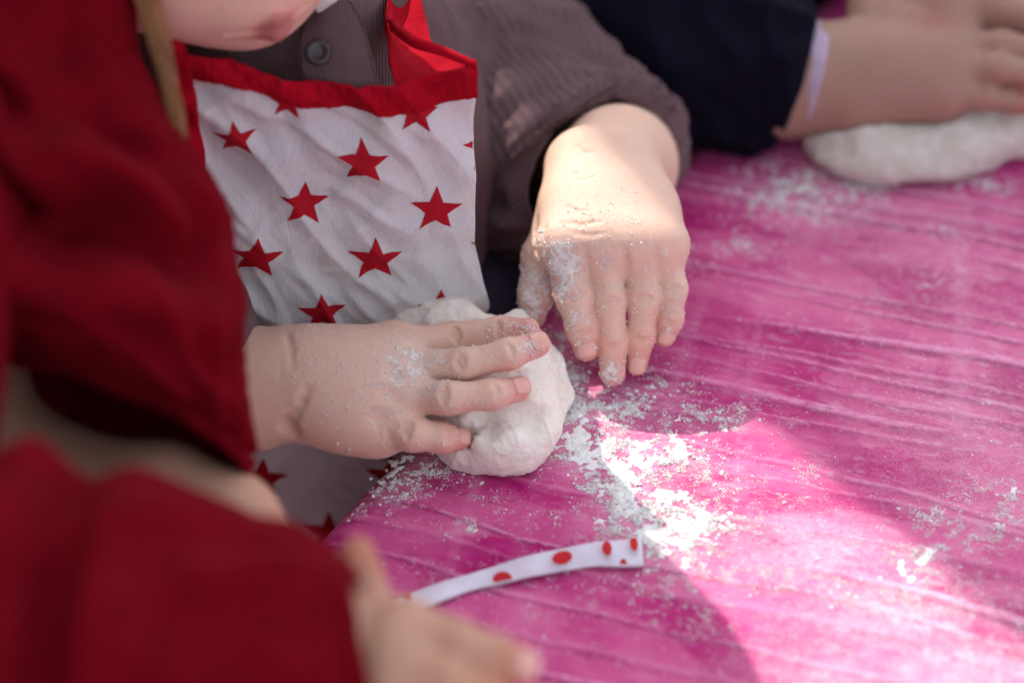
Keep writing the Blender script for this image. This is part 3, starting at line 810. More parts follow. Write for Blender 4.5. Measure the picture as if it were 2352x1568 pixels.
# creases round the wrist, dimples over the knuckles, folds between the fingers
FA.new_cuts = []
skin_fold(FA, [(664, 986), (676, 960), (692, 925), (704, 895)], 1.0, 1.12, .0009, .0035, .0006)
skin_fold(FA, [(652, 984), (660, 968), (668, 945)], 1.0, 1.12, .0009, .004)
FA.new_cuts.append((cone(on_skin(FA, 662, 980, 1.0, 1.12), on_skin(FA, 668, 992, 1.0, 1.12) - UPV * .002, .0022, .0026), .005))
skin_fold(FA, [(660, 765), (668, 800), (670, 835)], 1.0, 1.12, .0005, .003, .00012)
for u, v in ((905, 850), (898, 908), (868, 960)): skin_fold(FA, [(u, v), (u + 10, v + 5)], 1.0, 1.12, .0015, .006, .0008)
for pts in ([(888, 945), (870, 975), (872, 1005)], [(905, 975), (890, 990), (893, 1012)]): skin_fold(FA, pts, 1.0, 1.12, .0005, .0025, .0003)
FA.cuts += FA.new_cuts
# left hand hanging over the table (photo right)
idxL = chain([(1293, 560, 1.118, .0100), (1318, 676, 1.119, .0085), (1338, 752, 1.122, .0073), (1347, 800, 1.123, .0060)])
midL = chain([(1382, 556, 1.118, .0098), (1399, 690, 1.119, .0074), (1406, 785, 1.123, .0067), (1407, 857, 1.124, .0060)])
rinL = chain([(1467, 560, 1.120, .0096), (1479, 684, 1.121, .0074), (1472, 770, 1.125, .0063), (1463, 838, 1.127, .0049)])
pinL = chain([(1524, 562, 1.124, .0080), (1546, 664, 1.123, .0063), (1540, 732, 1.126, .0056), (1528, 773, 1.128, .0047)])
thuL = chain([(1290, 500, 1.150, .0120), (1243, 590, 1.142, .0090), (1231, 674, 1.140, .0080), (1223, 724, 1.142, .0064)])
build_hand(FA, (W(1340, 385, 1.160), W(1432, 395, 1.166), 0.0165), [idxL, midL, rinL, pinL], thuL,
           [(W(1290, 330, 1.33), 0.036), (W(1412, 378, 1.225), 0.0300), (W(1418, 380, 1.195), 0.0275)], hot=hotA, dorsal=nrm(-FWD + 0.1 * UPV), rpalm=0.0100, web=0.14)
FA.add([ell(W(1340, 470, 1.138), (0.019, 0.024, 0.014)), ell(W(1448, 480, 1.142), (0.022, 0.024, 0.014))], 0.02, 0.012)
FA.new_cuts = []
for u in (1343, 1434, 1509): skin_fold(FA, [(u, 575), (u + 3, 600), (u + 4, 625)], 1.05, 1.18, .0008, .003, .0005)
for v, k in ((342, .0008), (392, .0004), (400, .0004), (478, .0003), (510, .0003), (534, .0003)):
    x0 = RNG.uniform(1285, 1340); pts = [(x0 + 22 * q, v + RNG.normal(0, 2.5) + 5 * math.sin(q)) for q in range(int(RNG.integers(3, 7)))]
    skin_fold(FA, pts, 1.05, 1.22, .0005, .0018, k * .14 if v < 450 else k * .22)
skin_fold(FA, [(1250, 520), (1244, 560), (1252, 600)], 1.05, 1.2, .0006, .003)
FA.cuts += FA.new_cuts
# arms, torso, neck, head
SL = W(1075, 75, 1.255); SR = A_(-0.178, 0.985, 0.125)
FA.add([cone(SL, W(1290, 330, 1.33), 0.034, 0.033), cone(SR, W(300, 640, 1.13), 0.034, 0.031), cone(SL, SR, 0.036, 0.036)], 0.02, 0.02)
FA.add([ell((-0.100, 1.000, 0.025), (0.080, 0.055, 0.118)), ell((-0.095, 1.0, -0.10), (0.085, 0.058, 0.09))], 0.03, 0.03)
chin = W(618, 86, 1.032)
fhA = nrm(A_(0.44, -0.86, -0.20)); uhA = nrm(A_(-0.20, 0, 1) - (A_(-0.20, 0, 1) @ fhA) * fhA)
CA = chin - 0.062 * fhA + 0.092 * uhA
headP, lipsA = add_head(FA, CA, fhA, uhA, A_(-0.108, 0.985, 0.14), 1.0, A_root)
flA = [(W(950, 830, 1.057), .022, .85), (W(930, 900, 1.047), .016, .7), (W(1030, 790, 1.077), .016, .75), (W(1150, 750, 1.087), .016, 1.0), (W(1215, 750, 1.087), .013, 1.05), (W(1232, 790, 1.062), .011, .95), (W(860, 900, 1.047), .03, .5),
       (W(1192, 885, 1.057), .009, .85), (W(1040, 905, 1.047), .02, .5), (W(1055, 1000, 1.057), .008, .45), (W(940, 985, 1.047), .014, .4), (W(880, 1000, 1.057), .016, .35), (W(780, 790, 1.057), .03, .35), (W(1080, 820, 1.057), .02, .45),
       (W(1290, 600, 1.109), .015, 1.0), (W(1262, 560, 1.119), .012, .9), (W(1290, 660, 1.109), .014, .85), (W(1320, 740, 1.109), .013, .8), (W(1330, 800, 1.114), .010, .85), (W(1405, 855, 1.119), .009, .85),
       (W(1240, 650, 1.135), .02, .8), (W(1225, 700, 1.135), .015, .9), (W(1395, 600, 1.109), .006, .8), (W(1375, 560, 1.119), .03, .5), (W(1400, 690, 1.109), .02, .42), (W(1470, 640, 1.109), .03, .36), (W(1545, 700, 1.119), .02, .5), (W(1535, 770, 1.124), .010, .75), (W(1465, 835, 1.119), .009, .6), (W(1380, 470, 1.129), .03, .16)]
bodyA, VA, FcA, flourA = body_mesh(FA, 0.00088, SKIN_A, A_root, hotA, flA, lipsA, [(W(1400, 560, 1.13), .088), (W(900, 890, 1.07), .085), (W(620, 60, 1.03), .045)])
for ch in (midR, rinR, pinR): nail(A_root, ch[2], ch[3], nrm(-FWD + 0.35 * UPV), 0.0085 if ch is not pinR else 0.007, 46)
for ch in (idxL, rinL, pinL): nail(A_root, ch[2], ch[3], nrm(-FWD - 0.15 * UPV), 0.0078 if ch is not pinL else 0.0064, 46)
# crumbs of flour on the hands
NA = vnormals(VA, FcA)
pw = np.where(flourA > 0.12, flourA ** 1.8, 0) * (0.35 + np.clip(fbm(VA * 260, 2) * 3, -0.3, 1.5)).clip(0.02)
pw /= pw.sum(); pick = RNG.choice(len(VA), 9500, p=pw)
sz = np.exp(RNG.normal(math.log(0.00022), 0.45, len(pick))).clip(0.0001, 0.0008)
gv, gf = grains(VA[pick] + NA[pick] * sz[:, None] * 0.4 + RNG.normal(0, 0.00012, (len(pick), 3)), sz)
o = link_mesh('flour_crumbs', gv, gf, FLOUR, A_root, False); o['kind'] = 'stuff'

# sweater
FS = Field()
FS.add([ell((-0.103, 1.000, 0.030), (0.094, 0.072, 0.143)), cone(SL + A_(-.01, 0, 0), SR, 0.040, 0.046), cone(SL, W(1150, 200, 1.262), 0.040, 0.040), cone(A_(-0.108, 0.972, 0.13), A_(-0.108, 0.968, 0.150), 0.058, 0.052)], 0.045, 0.03)
FS.add([cone(SR, W(330, 560, 1.15), 0.044, 0.042), cone(W(330, 560, 1.15), W(430, 830, 1.085), 0.042, 0.036)], 0.03, 0.03)
FS.disp = lambda P: fbm(P * A_(38, 38, 16) + 3, 2) * 0.0035
FS.hard = lambda P, d, c, r: np.maximum(d, -0.005 - P[:, 2])
V, F_ = mesh_field(FS, 0.0022); link_mesh('sweater', V, F_, MAUVE, A_root)
def st(c, a, b): return (c, a - c, b)
tc_ = -FWD
def fA(s, t, P, L):
    x = folds(0.0085, 30, 0.8, 2.6, 3.0)(s, t, P, L) + folds(0.0032, 75, 1.4, 3.5, 8.0)(s, t, P, L)
    return x * (1 - 0.75 * sstep(0.93, 1.0, s))
stA = [st(W(985, 30, 1.25), W(1130, -90, 1.255), tc_ * 0.044), st(W(1110, 200, 1.248), W(1308, 45, 1.255), tc_ * 0.046), st(W(1205, 330, 1.238), W(1422, 160, 1.238), tc_ * 0.046 - UPV * 0.004),
       st(W(1300, 400, 1.228), W(1492, 232, 1.216), tc_ * 0.034 + UPV * 0.004 - RGT * 0.028), st(W(1388, 404, 1.205), W(1522, 274, 1.215), (W(1280, 290, 1.192) - W(1388, 404, 1.205)))]
sleeve('sleeve', stA, MAUVE_SLEEVE, A_root, 200, 180, 0.0022, fA)
# placket with a button at the neck
plL = [W(705, 30, 1.055), W(690, 90, 1.05), W(690, 150, 1.05), W(705, 200, 1.052)]; plR = [W(800, -5, 1.055), W(830, 50, 1.048), W(850, 120, 1.047), W(868, 200, 1.05)]
ribbon('placket', plL, plR, MAUVE, A_root, 60, 20, 0.003, 0.0004, 0.002)
btn_m = Mat('dark_button').set(Base_Color=(0.035, 0.025, 0.03), Roughness=0.3).done()
bc = W(731, 122, 1.044); bn = nrm(-FWD + 0.1 * UPV); bx_ = nrm(np.cross(UPV, bn)); by_ = np.cross(bn, bx_)
prof_b = [(0.0, .0007), (.0016, .0007), (.0030, .0009), (.0040, .0018), (.0050, .0018), (.0056, .0008), (.0056, -.0004), (.0, -.0006)]
vb = [bc + bn * h_ + (bx_ * math.cos(a) + by_ * math.sin(a)) * r_ for r_, h_ in prof_b for a in np.linspace(0, 2 * np.pi, 28, endpoint=False)]
bo = link_mesh('button', np.array(vb), grid_faces(len(prof_b), 28, True), btn_m, A_root)
hole_m = Mat('button_hole').set(Base_Color=(0.15, 0.12, 0.14), Roughness=0.8).done()
for k in range(4):
    a = math.pi / 4 + k * math.pi / 2; c = bc + (bx_ * math.cos(a) + by_ * math.sin(a)) * 0.0012 + bn * 0.0009
    link_mesh('thread', [c + (bx_ * math.cos(t) + by_ * math.sin(t)) * 0.0005 for t in np.linspace(0, 6.28, 9)[:-1]] + [c + bn * 0.0003], [(i, (i + 1) % 8, 8) for i in range(8)], hole_m, bo)
# pale collar under the cheek
ribbon('collar', [W(395, 40, 1.06), W(420, 75, 1.055), W(470, 102, 1.05), W(525, 95, 1.05)], [W(400, -30, 1.075), W(440, 20, 1.07), W(490, 50, 1.065), W(560, 60, 1.06)], WHITE_COLLAR, A_root, 40, 12, 0.002, 0.0003, 0.003)
ribbon('collar', [W(700, 0, 1.045), W(740, -10, 1.05), W(790, -20, 1.06)], [W(730, 30, 1.05), W(770, 14, 1.055), W(815, -6, 1.06)], WHITE_COLLAR, A_root, 30, 10, 0.002, 0.0002, 0.002)
# trousers, shoes, hair
FT = Field(); FT.add([ell((-0.060, 1.005, -0.115), (0.115, 0.085, 0.115)), cone((0.0, 1.02, -0.15), (-0.005, 1.02, GZ + 0.05), 0.058, 0.042), cone((-0.145, 1.0, -0.15), (-0.15, 1.0, GZ + 0.05), 0.058, 0.042)], 0.03, 0.02)
FT.disp = lambda P: fbm(P * 30 + 1, 2) * 0.004
V, F_ = mesh_field(FT, 0.004); link_mesh('trousers', V, F_, INDIGO, A_root)
SHOE = Mat('dark_shoe').set(Base_Color=(0.03, 0.03, 0.035), Roughness=0.5).done()
def shoes(root, pts, fwd):
    fx, fy = nrm(fwd)
    for x, y in pts:
        Fs = Field(); Fs.add([cone((x - fx * .02, y - fy * .02, GZ + .03), (x + fx * .09, y + fy * .09, GZ + .026), .032, .026)], 0.01, 0.01)
        Fs.hard = lambda P, d, c, r: np.maximum(d, GZ + 0.001 - P[:, 2])
        V, F_ = mesh_field(Fs, 0.004); link_mesh('shoe', V, F_, SHOE, root)
shoes(A_root, [(-0.005, 1.02), (-0.15, 1.0)], (0.4, -0.9))
def hair_cap(root, C, fh, uh, s=1.0):
    rh = np.cross(fh, uh); M = np.stack([rh, fh, uh])
    Fh = Field(); Fh.add([ell(C + s * (-0.014 * fh + 0.026 * uh), A_(0.079, 0.088, 0.083) * s, M), ell(C + s * (-0.05 * fh - 0.02 * uh), A_(0.070, 0.045, 0.07) * s, M)], 0.02, 0.02)
    Fh.disp = lambda P: fbm(P * A_(120, 120, 30), 2) * 0.003
    def hard(P, d, c, r):
        q = (P - C); f_ = q @ fh; u = q @ uh
        return np.maximum(d, np.minimum((f_ - 0.05 * s) * 0.8, (0.055 * s - u)) * 1.0)
    Fh.hard = hard
    V, F_ = mesh_field(Fh, 0.003); link_mesh('hair', V, F_, HAIR, root)
hair_cap(A_root, CA, fhA, uhA)

# ---- apron
def bib_point(u, v, off=0.0):
    u = np.asarray(u, float); v = np.asarray(v, float)
    r = FWD[None] + ((u - 1176) / FPX)[:, None] * RGT[None] + ((784 - v) / FPX)[:, None] * UPV[None]
    # plane Y = y0 + k (x + .08), upright
    k, y0 = 0.22, 0.893
    t = (y0 + k * 0.08) / (r[:, 1] - k * r[:, 0])
    P = EYE[None] + r * t[:, None]
    n = nrm(A_(k, -1, 0.0))
    x, z = P[:, 0], P[:, 2]
    d = 0.010 * (1 - ((x + 0.075) / 0.085) ** 2).clip(-0.8, 1) - 0.010
    fz = np.stack([x, z, np.zeros_like(x)], 1)
    a1 = x * 0.80 + z * 0.6; b1 = -x * 0.6 + z * 0.80
    n1 = noise(np.stack([a1 * 42, b1 * 9, 0 * x + 2], 1))
    n2 = noise(np.stack([a1 * 60 + 7, b1 * 16, 0 * x + 6], 1)); n3 = noise(np.stack([b1 * 55 + 3, a1 * 14, 0 * x + 1], 1))
    d = d + (1 - np.abs(n1) * 3.4).clip(-0.5, 1) * 0.0040 + (1 - np.abs(n2) * 5).clip(0, 1) * 0.0018 + (1 - np.abs(n3) * 5).clip(0, 1) * 0.0014 + noise(fz * 30 + 4) * 0.0075 + noise(fz * 80 + 9) * 0.0016
    d = d + 0.0035 * np.exp(-(((u - 880) / 45 + (v - 250) / 200) ** 2)) * np.exp(-((v - 230) / 120) ** 2) - 0.004 * np.exp(-(((u - 640) - (v - 250) * 0.6) / 40) ** 2) * np.exp(-((v - 260) / 140) ** 2)
    d = d + 0.006 * sstep(900, 1085, u) * sstep(420, 130, v)          # top right corner leans out
    P = P + n[None] * (d + off)[:, None]
    q = q_of(P); push = np.maximum(q + 0.022, 0) * sstep(0.03, -0.01, P[:, 2])
    P[:, 0] -= EN[0] * push; P[:, 1] -= EN[1] * push
    return P
def pl(xs, ys): return lambda x: np.interp(x, xs, ys)
uL = pl([100, 180, 350, 600, 1400], [418, 440, 463, 470, 470]); uR = pl([100, 560, 650, 740, 1000, 1400], [1088, 1091, 1110, 1140, 1200, 1270])
_tu = [400, 430, 500, 560, 620, 680, 760, 820, 870, 930, 1000, 1060, 1100]; _tv = [112, 118, 128, 146, 168, 184, 190, 186, 180, 172, 164, 142, 126]
vT = lambda u: np.interp(u, _tu, _tv)
_hv = [176, 181, 186, 194, 214, 238, 240, 243, 246, 246, 232, 216, 206]
vH = lambda u: np.interp(u, _tu, _hv)
ns_, nt_ = 190, 240
s_ = np.linspace(0, 1, ns_); t_ = np.linspace(0, 1, nt_)
Sg, Tg = np.meshgrid(s_, t_, indexing='ij')
U0 = lerp(430, 1088, Sg); Vv = vT(U0) + Tg * (1380 - vT(U0))
Ug = uL(Vv) + Sg * (uR(Vv) - uL(Vv)); Vv = vT(Ug) + Tg * (1380 - vT(Ug)) + 3
Pg = bib_point(Ug.ravel(), Vv.ravel())
apron = link_mesh('apron', Pg, grid_faces(ns_, nt_), APRON, A_root)
sm = apron.modifiers.new('thickness', 'SOLIDIFY'); sm.thickness = 0.0009; sm.offset = 0
# red binding along the top
nh = 16; uu = np.linspace(424, 1091, 240)
hp = []
for j in range(nh):
    w = j / (nh - 1); v_ = lerp(vT(uu) - 2, vH(uu), w)
    rag = noise(np.stack([uu * 0.06, 0 * uu + w * 2, 0 * uu], 1)) * 0.0014
    hp.append(bib_point(uu, v_, 0.0016 + rag + 0.0008 * math.sin(w * math.pi)))
hp = np.stack(hp, 1).reshape(-1, 3)
hem = link_mesh('binding', hp, grid_faces(240, nh), RED_BIND, apron); sm = hem.modifiers.new('thickness', 'SOLIDIFY'); sm.thickness = 0.0022; sm.offset = -0.6
# red binding down the left side, running up into the neck strap
vv_ = np.linspace(116, 700, 150)
sp_ = np.stack([bib_point(uL(vv_) + lerp(-48, 4, w) - 8 * np.exp(-((vv_ - 320) / 90) ** 2) * (1 - w), vv_ + 4 * w, 0.0018 + 0.0006 * math.sin(w * math.pi)) for w in np.linspace(0, 1, 10)], 1).reshape(-1, 3)
sb = link_mesh('binding', sp_, grid_faces(150, 10), RED_BIND, apron); sm = sb.modifiers.new('thickness', 'SOLIDIFY'); sm.thickness = 0.002; sm.offset = -0.6
bp = lambda u, v, o=0.0: bib_point(np.array([u]), np.array([v]), o)[0]
ribbon('neck_strap', [W(330, -80, 1.09), W(352, 0, 1.07), bp(368, 80, .001), bp(380, 135, .002)], [W(385, -90, 1.09), W(395, 0, 1.065), bp(415, 75, .001), bp(430, 135, .002)], RED_BIND, apron, 60, 10, 0.0022, 0.0006, 0.001)
ribbon('neck_strap', [W(878, -90, 1.12), W(886, -10, 1.095), W(890, 60, 1.072), W(896, 120, 1.058), bp(903, 188, -.003)], [W(955, -90, 1.12), W(968, -5, 1.10), W(981, 62, 1.092), W(1010, 108, 1.075), bp(1087, 134, .002)], RED_BIND, apron, 110, 36, 0.0024, 0.0022, -0.006)
ribbon('neck_strap', [W(888, 20, 1.078), W(897, 48, 1.066), W(935, 85, 1.052), W(1000, 108, 1.048), bp(1086, 126, .004)], [W(905, 30, 1.080), W(908, 70, 1.070), W(940, 104, 1.058), W(1000, 124, 1.052), bp(1086, 140, .004)], RED_BIND, apron, 90, 8, 0.0022, 0.0008, 0.0012)
# stars: (centre, radius, turn)
STARS = [(541, 319, 55, -8), (829, 357, 63, -2), (697, 460, 61, 4), (999, 474, 64, 3), (586, 580, 66, 2), (859, 585, 66, 0), (738, 708, 59, -4), (660, 234, 46, 4), (952, 248, 54, 3), (1122, 346, 62, 0), (447, 452, 46, 10),
         (1010, 700, 58, 0), (1140, 572, 62, 0), (600, 1098, 66, 4), (752, 1212, 66, 0), (892, 1072, 64, 0), (1000, 905, 60, 0), (480, 960, 62, 5), (625, 845, 60, 3), (870, 830, 60, 3), (1160, 668, 55, 0), (480, 700, 60, 6)]
def star_mesh(cu, cv, Rr, turn):
    pts = []
    for k in range(10):
        a = math.radians(turn) + k * math.pi / 5; r = Rr if k % 2 == 0 else Rr * 0.42
        pts.append((cu + r * math.sin(a), cv - r * math.cos(a) * 0.79))
    v = [(cu, cv)] + pts; f = [(0, 1 + k, 1 + (k + 1) % 10) for k in range(10)]
    for _ in range(3):
        nv, nf, mid = list(v), [], {}
        def mp(a, b):
            k = (min(a, b), max(a, b))
            if k not in mid: mid[k] = len(nv); nv.append(((v[a][0] + v[b][0]) / 2, (v[a][1] + v[b][1]) / 2))
            return mid[k]
        for a, b, c in f:
            ab, bc_, ca = mp(a, b), mp(b, c), mp(c, a); nf += [(a, ab, ca), (ab, b, bc_), (ca, bc_, c), (ab, bc_, ca)]
        v, f = nv, nf
    v = np.array(v); f = np.array(f)
    u_, v__ = v[:, 0], v[:, 1]
    u_ = np.where((u_ > uR(v__) - 1) & (u_ < uR(v__) + 4), uR(v__) - 1, u_)
    ok = (u_ <= uR(v__)) & (u_ >= uL(v__) - 4) & (v__ > vT(u_) + 20)
    f = f[ok[f].all(1)]
    if not len(f): return
    used = np.unique(f); remap = -np.ones(len(v), int); remap[used] = np.arange(len(used))
    link_mesh('star', bib_point(u_[used], v__[used], 0.0008), remap[f], STAR, apron)
for s in STARS: star_mesh(*s)

# ================================================================== DOUGH
FD = Field()
FD.add([ell(W(1150, 955, 1.0930), (0.0280, 0.031, 0.0255)), ell(W(1080, 985, 1.0940), (0.0175, 0.020, 0.017))], 0.008, 0.006)
FD.add([ell(W(1100, 860, 1.1250), (0.034, 0.030, 0.026)), ell(W(1195, 870, 1.1170), (0.017, 0.022, 0.022))], 0.012, 0.008)
FD.add([ell(W(985, 745, 1.1330), (0.0205, 0.016, 0.0125)), ell(W(1040, 760, 1.1270), (0.016, 0.016, 0.013)), cone(W(1190, 738, 1.1270), W(1180, 790, 1.1240), 0.005, 0.014)], 0.010, 0.008)
FD.add([cone(W(1266, 838, 1.1220), W(1288, 905, 1.1160), 0.0052, 0.0055), cone(W(1280, 905, 1.1160), W(1262, 955, 1.1090), 0.0055, 0.008)], 0.006, 0.005)
FD.cut(W(1105, 975, 1.0665), W(1118, 1000, 1.0655), 0.0014, 0.005)
FD.cut(W(1128, 945, 1.0685), W(1220, 965, 1.0695), 0.0055, 0.011)
FD.cut(W(1075, 975, 1.0685), W(1085, 1040, 1.0785), 0.0012, 0.008)
FD.cut(W(1240, 840, 1.1065), W(1252, 900, 1.1035), 0.0025, 0.004); FD.cut(W(1085, 760, 1.1135), W(1160, 800, 1.1085), 0.003, 0.006)
FD.disp = lambda P: fbm(P * 60 + 2, 2) * 0.0026 + fbm(P * 320 + 2, 3) * 0.0006 - np.maximum(0, 0.05 - np.abs(noise(P * 55 + 4))) * 0.012 + (np.abs(noise(P * 150 + 8)) * -0.0012 + 0.0003) * sstep(0.885, 0.895, P[:, 1])
def press(P, d, c, r):
    hnd = FA(P, c, r) if c is not None else FA(P)
    d = np.maximum(d, -(hnd - 0.0003))
    return np.maximum(d, 0.0006 - P[:, 2] + np.where(q_of(P) < 0.004, 1, 0) * -0.004)
FD.hard = press
V, F_ = mesh_field(FD, 0.0008)
do = link_mesh('dough', V, F_, DOUGH)
tag(do, 'lump of pale floury dough under the hand of the child in the star apron', 'dough')

# ================================================================== FLOUR on the table
lo_, hi_ = T(1230, 1330)[:2], None
gx = np.arange(-0.10, 0.30, 0.0007); gy = np.arange(0.70, 0.92, 0.0007)
GX, GY = np.meshgrid(gx, gy, indexing='ij'); xy = np.column_stack([GX.ravel(), GY.ravel()])
den = flour_density(xy); z0 = np.zeros(len(xy))
nz = fbm(np.column_stack([xy * 110, z0]), 4, 0.62) * 0.9 + fbm(np.column_stack([xy * 420, z0 + 3]), 2) * 0.55
hgt = ((den - 1.28) * 0.7 + nz * 1.0) * 0.0016
hgt = np.minimum(hgt, 0.0016 + nz * 0.0006) + noise(np.column_stack([xy * 700, z0])) * 0.0007 * (hgt > 0)
inside = (q_of(xy) > 0.002) & (hgt > 0)
Vm = np.column_stack([xy, cloth_z(xy) + np.maximum(hgt, -0.0006)])
Fq = grid_faces(len(gx), len(gy)); keepq = inside[Fq].sum(1) >= 2
Fq = Fq[keepq]; used = np.unique(Fq); rm = -np.ones(len(Vm), int); rm[used] = np.arange(len(used))
mv, mf = Vm[used], rm[Fq]
# loose crumbs
N, N2 = 620000, 680000
_w = np.array([w * a * b for c, a, b, w in _sp]); _i = RNG.choice(len(_sp), N2, p=_w / _w.sum())
_c = np.array([c for c, a, b, w in _sp])[_i]; _ab = np.array([(a, b) for c, a, b, w in _sp])[_i]
xy = np.concatenate([np.column_stack([RNG.uniform(-0.12, 0.36, N), RNG.uniform(0.66, 1.16, N)]), _c + RNG.normal(0, 1, (N2, 2)) * _ab * 0.95])
thrown = np.arange(N + N2) >= N; N = N + N2
den = flour_density(xy)
cl1 = fbm(np.column_stack([xy * 55, np.zeros(N)]), 3); cl2 = fbm(np.column_stack([xy * 190, np.zeros(N) + 5]), 2)
pr = (den * 0.95 + film_density(xy) * 0.03 + 0.014 + 0.034 * sstep(0.02, 0.10, q_of(xy))) * np.clip(0.16 + cl1 * 2.2 + cl2 * 3.0, 0.02, 2.6)
pr = np.where(thrown, 0.34 * np.clip(0.10 + cl1 * 2.2 + cl2 * 3.2, 0.01, 2.6), pr)
okq = (q_of(xy) > -0.002) & (RNG.uniform(0, 1, N) < pr * 0.62)
xy = xy[okq]; den = den[okq]
sz = np.exp(RNG.normal(math.log(0.000175), 0.52, len(xy))).clip(0.00008, 0.0009) * (0.8 + 0.4 * np.minimum(den, 1))
qv = q_of(xy); zb = np.where(qv < RND, -RND + np.sqrt(np.maximum(RND ** 2 - (RND - np.clip(qv, 0, RND)) ** 2, 0)), 0)
print('grains', len(xy), 'mound', len(mf))
gv, gf = grains(np.column_stack([xy, cloth_z(xy) * (qv > RND) + zb + sz * 0.35 + RNG.uniform(0, 1, len(xy)) ** 2 * np.clip(den - .35, 0, 1) * 0.0009]), sz)
tri = np.concatenate([mf[:, [0, 1, 2]], mf[:, [0, 2, 3]], gf + len(mv)])
fo = link_mesh('flour', np.concatenate([mv, gv]), tri, FLOUR, None, False)
fo.data.polygons.foreach_set('use_smooth', np.arange(len(fo.data.polygons)) < 2 * len(mf))
tag(fo, 'white flour spilled in clumps over the magenta tablecloth', 'flour', kind='stuff')

# ================================================================== DOTTED CLOTH BAND
def band_mat():
    M = Mat('dotted_cotton'); c = M.coord()
    base = M.mix(M.ramp(M.noise(c, 90, 4, 0.6), 0.35, 0.7), (0.70, 0.66, 0.76), (0.66, 0.56, 0.66))
    M.set(Base_Color=base, Roughness=0.85); return M.done(M.bump(M.noise(c, 120, 4, 0.6), 0.4, 0.001))
bandT = [(880, 1380, .003), (960, 1356, .003), (1060, 1322, .004), (1200, 1279, .006), (1340, 1250, .007), (1420, 1240, .006), (1474, 1236, .004)]
bandB = [(900, 1402, .003), (985, 1388, .003), (1085, 1352, .002), (1210, 1325, .003), (1345, 1300, .003), (1425, 1298, .003), (1478, 1296, .003)]
BL = [T(*p) for p in bandT]; BR = [T(*p) for p in bandB]
bo_ = ribbon('cloth_band', BL, BR, band_mat(), None, 160, 18, 0.0012, 0.0009, 0.0010)
tag(bo_, 'narrow white cloth band with red dots lying on the tablecloth', 'cloth band')
tt = np.linspace(0, 1, 400); LA, RB = cr(BL, tt), cr(BR, tt)
def band_pt(t, w):
    i = np.clip(t * 399, 0, 398.999); k = i.astype(int); fr = (i - k)[:, None]
    a = LA[k] * (1 - fr) + LA[k + 1] * fr; b = RB[k] * (1 - fr) + RB[k + 1] * fr
    p = a * (1 - w)[:, None] + b * w[:, None]
    return p + (A_(0, 0, 1) * 0.5 - FWD * 0.8)[None] * (0.0010 * np.sin(np.clip(w, 0, 1) * np.pi) + 0.0020)[:, None]
DOT = Mat('red_dot_print').set(Base_Color=(0.50, 0.003, 0.012), Roughness=0.8).done()
for tc0, wc, rt_, rw_ in ((0.115, 0.12, .016, .40), (0.43, 0.95, .028, .42), (0.60, 0.50, .027, .31), (0.765, 0.36, .025, .32), (0.925, 0.24, .028, .30), (0.85, 1.02, .022, .22), (0.03, 0.7, .012, .3)):
    ang = np.linspace(0, 2 * np.pi, 25)[:-1]; tv, wv = [np.array([tc0])], [np.array([wc])]
    for r in (0.35, 0.7, 1.0): tv.append(tc0 + rt_ * r * np.cos(ang)); wv.append(wc + rw_ * r * np.sin(ang))
    tv = np.clip(np.concatenate(tv), 0, 1); wv = np.clip(np.concatenate(wv), 0, 1)
    fc = [(0, 1 + i, 1 + (i + 1) % 24) for i in range(24)]
    for r in range(2): fc += [(1 + 24 * r + i, 25 + 24 * r + i, 25 + 24 * r + (i + 1) % 24, 1 + 24 * r + (i + 1) % 24) for i in range(24)]
    link_mesh('dot', band_pt(tv, wv), fc, DOT, bo_)

# ================================================================== CHILD IN RED (foreground left)
B_root = tag(empty('person', (-0.34, 0.76, GZ)), 'blurred child in a red coat leaning in from the left foreground', 'person', 'children around the table')
FB = Field(); hotB = []
dB = nrm(-FWD + 0.3 * UPV)
i1 = chain([(930, 1455, 0.837, .0105), (1035, 1478, 0.830, .0088), (1130, 1510, 0.830, .0080), (1195, 1530, 0.834, .0070)])
i2 = chain([(915, 1530, 0.830, .0108), (1010, 1565, 0.822, .0090), (1090, 1600, 0.822, .0080), (1150, 1620, 0.826, .0070)])
i3 = chain([(895, 1605, 0.828, .0105), (980, 1650, 0.820, .0088), (1050, 1690, 0.820, .0078), (1100, 1715, 0.824, .0068)])
i4 = chain([(875, 1680, 0.828, .0098), (930, 1730, 0.822, .0078), (980, 1765, 0.824, .0070), (1015, 1785, 0.828, .0060)])
th_ = chain([(860, 1450, 0.851, .011), (838, 1385, 0.860, .0095), (826, 1325, 0.863, .0082), (822, 1272, 0.863, .0066)])
eR = W(60, 1500, 0.805)
build_hand(FB, (W(830, 1500, .852), W(815, 1610, .845), 0.0165), [i1, i2, i3, i4], th_, [(eR, .026), (W(650, 1490, .835), .0245)], hot=hotB, dorsal=dB)
eL = W(-120, 1150, .955)
# far forearm and its hand resting beyond the near sleeve
wl_ = W(690, 1225, .965)
j1 = chain([(660, 1395, 0.945, .0095), (700, 1440, 0.945, .0076), (730, 1465, 0.948, .007), (752, 1485, 0.950, .006)])
j2 = chain([(640, 1420, 0.935, .0095), (675, 1470, 0.935, .0078), (700, 1500, 0.938, .007), (720, 1520, 0.940, .006)])
j3 = chain([(615, 1440, 0.925, .0095), (640, 1490, 0.924, .0078), (660, 1520, 0.926, .007), (675, 1540, 0.930, .006)])
j4 = chain([(585, 1445, 0.920, .009), (600, 1485, 0.918, .0074), (612, 1515, 0.920, .0065), (622, 1530, 0.924, .0055)])
build_hand(FB, (W(600, 1310, .935), W(570, 1345, .93), 0.0155), [j1, j2, j3, j4], None, [(eL, .030), (W(100, 1105, .965), .0235), (W(375, 1150, .947), .0215), (W(515, 1212, .94), .0205)], hot=hotB, dorsal=dB)
SBl = W(-170, 40, .995); SBr = W(-460, 1400, .79)
